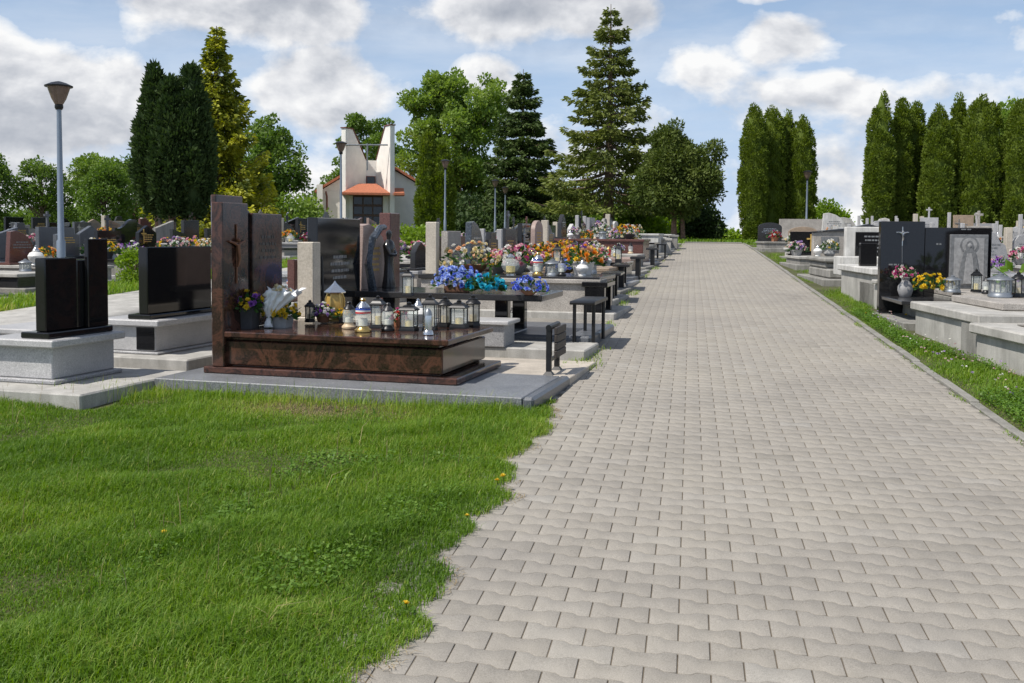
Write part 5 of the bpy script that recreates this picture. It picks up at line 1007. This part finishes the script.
mb = MB(); mb.prism([(.32 + .12 * math.sin(a) * 1.0, .98 + .12 * math.cos(a)) for a in np.linspace(0, 6.283, 22)[:-1]], .179, .183, b=.001); mb.build('halo', M['etch'], pl)
mb = MB(); mb.prism([(.32 + .095 * math.sin(a), .98 + .095 * math.cos(a)) for a in np.linspace(0, 6.283, 22)[:-1]], .183, .186, b=.001); mb.build('halo_field', M['etchlight'], pl)
mb = MB(); mb.prism([(.2, .46), (.44, .46), (.45, .6), (.42, .78), (.4, .88), (.365, .93), (.37, .98), (.35, 1.03), (.32, 1.045), (.29, 1.03), (.27, .98), (.275, .93), (.24, .88), (.22, .78), (.19, .6)], .186, .195, b=.003); f = mb.build('saint_relief', M['etch'], pl)
mb = MB(); mb.prism([(.25, .47), (.39, .47), (.37, .75), (.35, .87), (.29, .87), (.27, .75)], .195, .2, b=.002); mb.lathe([(.0001, -.035), (.028, -.01), (.03, .01), (.0001, .04)], 10, (.196, .32, .975), sx=.3); mb.build('robe', M['etchlight'], f)
S = g
def onS(px, py, z): return onZ(S, px, py, z)
bouquet('pink', onS(905, 297, .29), 'pink, white and green bouquet in a tall glass vase below the crucifix', s=.62, potk=('vase', 'potgrey', .42))
bouquet('yellow', onS(932, 292, .4), 'yellow flowers left of the saint panel', s=.85, potk=None, squash=1.3)
for lk, px, py, s, lb in [('squat', 952, 292, .95, 'wide grey lantern left of centre on the ledge under the saint panel'), ('tall', 976, 292, .72, 'black roofed lantern in front of the right edge of the saint panel'), ('tube', 986, 294, .9, 'slim tube lantern right of the saint panel'), ('squat', 1000, 297, 1.25, 'biggest wide glass lantern right of the saint panel'), ('round', 1018, 297, 1.0, 'dark lantern at the right edge of the view')]: lantern(lk, onZ(T2, px, py, .525) if px > 960 else onS(px, py, .41), lb, s)
g = Grave('black sloping headstone at the right edge of the view', 4.3, 12.72, R(-90 + 4), GR); g.part('base', 'concold', (-.05, -.5, -.3, .25, .9, .45)); g.part('slab', 'grey', (-.08, -.55, .451, .3, .95, .51)); mb = MB(); mb.T = Matrix.Translation((.05, .2, .512)); mb.prism([(-.62, 0), (.65, 0), (.65, .95), (-.62, .7)], 0, .11); hs = mb.build('headstone', M['black'], g.r); text_rows(hs, 'whitepaint', .16, -.1, 1.0, .5, 4, .08, 8)
bouquet('lilacs', (3.86, 12.35, T2.z + .52), 'lilac and white flowers among pale leaves at the right edge', s=.6, potk=('vase', 'potwhite')); 
o = empty('leafy_plant', (3.72, 12.5, T2.z + .52)); tag(o, 'broad pale green leaf plant beside the saint panel', 'plant'); leafball('leaves', o, 26, .2, .2, .3, .18, .17, 88, 'clover', .5); pot(o, ('round', 'potgrey'), .09, .12)
# whitish tomb with black plaque
g = Grave('whitish concrete grave with a black plaque on its white headstone', 3.05, 18.4, RR, GR)
g.part('base', 'conc', (.9, -.62, -.3, 3.1, .75, .4), (2.2, -.62, -.3, 3.35, -.1, .28), b=.015); g.part('slab', 'concwhite', (.85, -.68, .401, 3.15, .8, .5), b=.015); g.part('step_slab', 'conc', (3.152, -.68, .282, 3.4, -.05, .34), b=.012); g.top = .5
hs = g.part('headstone', 'concwhite', (0, -.4, -.2, .16, .42, 1.13), b=.012); pq = g.part('plaque', 'black', (.161, -.24, .58, .185, .32, 1.04), par=hs, b=.004); text_rows(pq, 'etch', .185, .04, .95, .4, 5, .065, 3)
g.part('headstone_plinth', 'concwhite', (.17, -.6, .3, .85, .7, .62), b=.012); W1 = g
g.part('corner_stone', 'black', (2.0, -.6, .501, 2.12, -.35, .86))
lantern('globe', g.w(1.5, .05), 'glass globe lantern on the whitish concrete grave', 1.1); lantern('clear', g.w(1.9, .35), 'black capped lantern on the whitish concrete grave', 1.2); bouquet('whitey', g.w(1.3, .5), 'white and yellow flowers on the whitish concrete grave', s=.6)
# rough stone tomb with black cross
g = Grave('rough speckled stone grave with dark gabled top and black cross', 3.25, 21.9, RR, GR)
g.part('surround', 'concold', (-.2, -1.0, -.3, 2.6, .9, .06), b=.015); g.part('base', 'concold', (.3, -.85, .061, 2.3, .0, .24), (.3, -.85, .241, 2.0, .0, .36), b=.03); g.part('slab', 'concold', (.25, -.9, .361, 2.1, .05, .45), b=.03); g.top = .45
mb = MB(); mb.prism([(-.75, 0), (.9, 0), (.9, .95), (.3, 1.05), (-.75, .93)], 0, .22, b=.012); hs = mb.build('headstone', M['terrazzo'], g.r); mb = MB(); mb.prism([(-.8, .955), (.95, .97), (.35, 1.12), (-.1, 1.03)], -.03, .26, b=.01); mb.build('coping', M['blackold'], hs)
cross_mesh(hs, 'blackmetal', .23, .2, .3, .62, .05, False, 'cross', .6); g.part('plaque', 'etch', (.221, -.6, .55, .24, -.25, .85), par=hs, b=.004); bouquet('whitey', g.w(.6, -.5), 'white and yellow flowers in front of the black cross', s=.8); lantern('white', g.w(.7, -.75), 'white lantern at the left of the rough stone grave', .75)
# two small black slabs with a gold cross
g = std_grave('low concrete grave with twin black slabs and gold cross near the path', 3.0, 26.2, RR, GR, 1.3, 2.0, 'concold', 'concold', 'conc', 'black', 'square topped', .55, 1.1, .12, None, None, 7, .1)
cross_mesh(g.r, 'goldpaint', .21, -.05, .36, .42, .04, False, 'cross', .5); bouquet('palepink', g.w(.8, -.5), 'pale pink flowers left of the twin black slabs', s=.9); bouquet('lilacs', g.w(.5, .1), 'lilac flowers on the low concrete grave with twin black slabs', s=.6); lantern('bullet', g.w(1.4, .4), 'silver lantern on the low concrete grave with twin black slabs', 1.4)
g = std_grave('sandy arched headstone grave beside the path kerb', 3.1, 29.4, RR, GR, 1.0, 1.9, 'concold', 'conc', 'concwhite', 'sand', 'arched', .55, .8, .18, 'etch', None, 8, .1); bouquet('white', g.w(1.2, -.4), 'white and gold flowers on the sandy arched grave', s=1.05); bouquet('blue', g.w(1.5, .1), 'blue flowers on the sandy arched grave', s=.5); lantern('clear', g.w(1.6, .4), 'clear glass lantern on the sandy arched grave', 1.2)
g = std_grave('grave with rounded black stone at the top of the path', 2.95, 35.5, RR, GR, 1.5, 2.0, 'concold', 'concold', 'concold', 'blackold', 'arched', .6, .8, .15, 'silver', None, 9, .1, -.3); bouquet('magenta' if 'magenta' in BK else 'red', g.w(.6, -.2), 'dark red wreath flowers by the rounded black stone', s=1.0); bouquet('yellow', g.w(.7, .6), 'bright yellow flowers by the rounded black stone', s=1.25); bouquet('white', g.w(1.0, 1.0), 'white flowers right of the bright yellow ones', s=1.0)
g = std_grave('grave with long pale speckled wall beyond the rounded black stone', 4.0, 38.4, RR, GR, 1.8, 1.6, 'concold', 'concold', 'conc', 'terrazzo', 'square topped', .75, 1.6, .1, None, None, 10, .1)
for k, Y in enumerate([17.9, 20.9, 24.2, 27.6, 31, 34.5, 38.3]):
    q = random.Random(900 + k); x = [4.75, 4.95, 4.6, 4.4, 4.5, 4.6, 5.6][k]; n = 0; row = ['row of the rough cross', 'row behind the rough cross', 'row of the twin slabs', 'row of the sandy arch', 'row behind the sandy arch', 'row of the rounded stone', 'last row under the thujas'][k]
    row = 'right ' + row
    xs_ = []
    while x < .36 * Y + 1.2: xs_.append(x); x += q.uniform(1.3, 1.7)
    for j, x in enumerate(xs_):
        st = q.choice(lightst); kd = q.choice(kinds); ph = f'{ORD[j]} grave in the {row}'; w_ = q.uniform(.8, 1.15)
        g = std_grave(f'{col_word[st]} {kd} grave, {ORD[j]} from the path in {row}', x, Y + q.uniform(-.3, .3), RR + q.gauss(0, .04), GR, w_, 1.9, q.choice(['conc', 'concold']), q.choice(['conc', 'concold', 'terrazzo']), q.choice(['conc', 'grey', 'concwhite']), st, kd, q.uniform(.45, .8), w_ * q.uniform(.5, .9), q.uniform(.15, .34), 'etch' if st != 'blackold' else 'whitepaint', q.choice([None, 'front', 'top']) if kd in ('square topped', 'gabled', 'sloping') else None, 1200 + k * 10 + j, .08, 0, q.choice([None, 'pillars', 'pillars', 'pillar']))
        if q.random() < .7: f = q.choice(fl_cycle); bouquet(f, g.w(.7, q.uniform(-.3, .3)), f'{BK[f][1]} flowers on the {ph}', s=q.uniform(.7, 1.0))
        if q.random() < .5: l = q.choice(ln_cycle); lantern(l, g.w(1.0, q.uniform(-.4, .4)), f'{LK[l]} on the {ph}', 1.1)
for lb, os_ in LABELS.items():
    if len(os_) > 1: print('DUPLABEL', lb, len(os_))
    if not 4 <= len(lb.split()) <= 16: print('WORDS', len(lb.split()), lb)
# ------------------------------------------------------------------ sky and sun
def build_world():
    w = bpy.data.worlds.new('World'); scene.world = w; w.use_nodes = True; nt = w.node_tree; nt.nodes.clear(); out = nt.nodes.new('ShaderNodeOutputWorld')
    sx, sy, el = -.72, -.6, R(55)
    sky = N(nt, 'ShaderNodeTexSky', sky_type='NISHITA', sun_disc=False); sky.sun_elevation = el; sky.sun_rotation = math.atan2(sx, sy); sky.air_density = 1.0; sky.dust_density = .4; sky.ozone_density = 1.6
    b1 = N(nt, 'ShaderNodeBackground', i_Strength=.1); nt.links.new(sky.outputs[0], b1.inputs[0])
    tc = N(nt, 'ShaderNodeTexCoord')
    def cloud(scale, loc, stretch, detail, rough, dist=.2):
        mp = N(nt, 'ShaderNodeMapping'); mp.inputs['Scale'].default_value = (scale, scale, scale * stretch); mp.inputs['Location'].default_value = loc
        nt.links.new(tc.outputs['Generated'], mp.inputs['Vector']); n = N(nt, 'ShaderNodeTexNoise', i_Scale=1.0, i_Detail=detail, i_Roughness=rough, i_Distortion=dist); nt.links.new(mp.outputs[0], n.inputs['Vector']); return n.outputs[0]
    def math_(op, a, b, c=None):
        n = N(nt, 'ShaderNodeMath', operation=op)
        for s_, v in zip(n.inputs, (a, b, c)):
            if v is None: continue
            if hasattr(v, 'links'): nt.links.new(v, s_)
            else: s_.default_value = v
        return n.outputs[0]
    LOC = CLOUD_LOC
    sep = N(nt, 'ShaderNodeSeparateXYZ'); nt.links.new(tc.outputs['Generated'], sep.inputs[0])
    a = cloud(7.0, LOC, 1.5, 14.0, .55, .12); up = cloud(7.0, (LOC[0] - .05, LOC[1], LOC[2] + .13), 1.5, 6.0, .52, .12); lo = cloud(3.4, (2, 7, 3), 1.6, 3.0, .5)
    bsum = None; below = None
    for az, el_, rx, ry, amp in CLOUDS:   # where the cloud masses stand in the sky: azimuth and elevation in degrees, angular half sizes
        c = Vector((math.sin(R(az)) * math.cos(R(el_)), math.cos(R(az)) * math.cos(R(el_)), math.sin(R(el_))))
        s_ = N(nt, 'ShaderNodeVectorMath', operation='SUBTRACT'); nt.links.new(tc.outputs['Generated'], s_.inputs[0]); s_.inputs[1].default_value = c
        m_ = N(nt, 'ShaderNodeVectorMath', operation='MULTIPLY'); nt.links.new(s_.outputs[0], m_.inputs[0]); m_.inputs[1].default_value = (1 / R(rx), 1 / R(rx), 1 / R(ry))
        l_ = N(nt, 'ShaderNodeVectorMath', operation='LENGTH'); nt.links.new(m_.outputs[0], l_.inputs[0])
        r_ = N(nt, 'ShaderNodeMapRange', interpolation_type='SMOOTHSTEP'); nt.links.new(l_.outputs['Value'], r_.inputs[0]); r_.inputs[1].default_value = .15; r_.inputs[2].default_value = 1.25; r_.inputs[3].default_value = amp; r_.inputs[4].default_value = 0
        bsum = r_.outputs[0] if bsum is None else math_('MAXIMUM', bsum, r_.outputs[0])
    dens = math_('ADD', a, bsum); dens = math_('MULTIPLY_ADD', lo, .35, dens)
    mask = ramp(nt, [(CLOUD_T, (0, 0, 0)), (CLOUD_T + .035, (.4,) * 3), (CLOUD_T + .115, (.95,) * 3)], dens)
    veil = cloud(2.6, (5, 2, 1), 6.0, 7.0, .6); vm = ramp(nt, [(.4, (0, 0, 0)), (.75, (.42,) * 3)], veil)
    mk = math_('MAXIMUM', mask.outputs[0], vm.outputs[0])
    df = math_('SUBTRACT', a, up); thick = math_('SUBTRACT', dens, CLOUD_T + .14); df = math_('MULTIPLY_ADD', thick, -.18, df)
    mr = N(nt, 'ShaderNodeMapRange'); nt.links.new(df, mr.inputs[0]); mr.inputs[1].default_value = -.17; mr.inputs[2].default_value = .1
    shade = ramp(nt, [(.0, (.38, .41, .47)), (.38, (.57, .59, .635)), (.68, (.82, .825, .845)), (.9, (1.0, .995, .985))], mr.outputs[0])
    b2 = N(nt, 'ShaderNodeBackground', i_Strength=.9); nt.links.new(shade.outputs[0], b2.inputs[0])
    hz = N(nt, 'ShaderNodeMapRange', interpolation_type='SMOOTHSTEP'); nt.links.new(sep.outputs[2], hz.inputs[0]); hz.inputs[1].default_value = -.02; hz.inputs[2].default_value = .42; hz.inputs[3].default_value = .9; hz.inputs[4].default_value = 0
    b3 = N(nt, 'ShaderNodeBackground', i_Strength=.88); b3.inputs[0].default_value = (.51, .665, .93, 1)
    m0 = N(nt, 'ShaderNodeMixShader'); nt.links.new(hz.outputs[0], m0.inputs[0]); nt.links.new(b1.outputs[0], m0.inputs[1]); nt.links.new(b3.outputs[0], m0.inputs[2])
    ms = N(nt, 'ShaderNodeMixShader'); nt.links.new(mk, ms.inputs[0]); nt.links.new(m0.outputs[0], ms.inputs[1]); nt.links.new(b2.outputs[0], ms.inputs[2]); nt.links.new(ms.outputs[0], out.inputs[0])
    L = bpy.data.lights.new('sun', 'SUN'); L.energy = 4.4; L.angle = R(.5); L.color = (1, .945, .87); o = bpy.data.objects.new('sun', L); COL.objects.link(o)
    d = Vector((sx, sy, 0)).normalized() * math.cos(el) + Vector((0, 0, math.sin(el))); o.rotation_euler = d.to_track_quat('Z', 'Y').to_euler(); o.location = (-20, -12, 30)
CLOUD_LOC = (11.2, 8.1, 4.4); CLOUD_T = .715
CLOUDS = [(-35.4, 6.6, 7.4, 3.4, 0.3), (-25.8, 12.2, 8.6, 2.8, 0.32), (-37.2, 12.5, 5.2, 1.3, 0.18), (-20.4, 8.0, 6.9, 2.8, 0.27), (-34.4, 1.8, 14.9, 2.3, 0.24), (-16.5, 12.1, 3.4, 1.0, 0.14), (-7.4, 12.1, 9.7, 2.3, 0.29), (-11.4, 8.8, 3.4, 1.7, 0.2), (-0.0, 9.9, 2.9, 2.1, 0.22), (5.4, 10.8, 4.6, 1.7, 0.26), (4.9, 13.3, 18.3, 0.9, 0.22), (10.6, 8.0, 7.4, 1.5, 0.16), (16.4, 10.8, 3.4, 2.3, 0.18), (8.6, 2.6, 8.6, 2.9, 0.16), (-47.4, 10.0, 11.5, 5.2, 0.3), (28.1, 8.9, 11.5, 4.6, 0.28)]
build_world()
vs = scene.view_settings; vs.view_transform = 'Standard'; vs.look = 'None'; vs.exposure = .15; vs.gamma = 1; vs.use_curve_mapping = False
scene.cycles.max_bounces = 8; scene.cycles.transparent_max_bounces = 16; scene.cycles.use_denoising = True
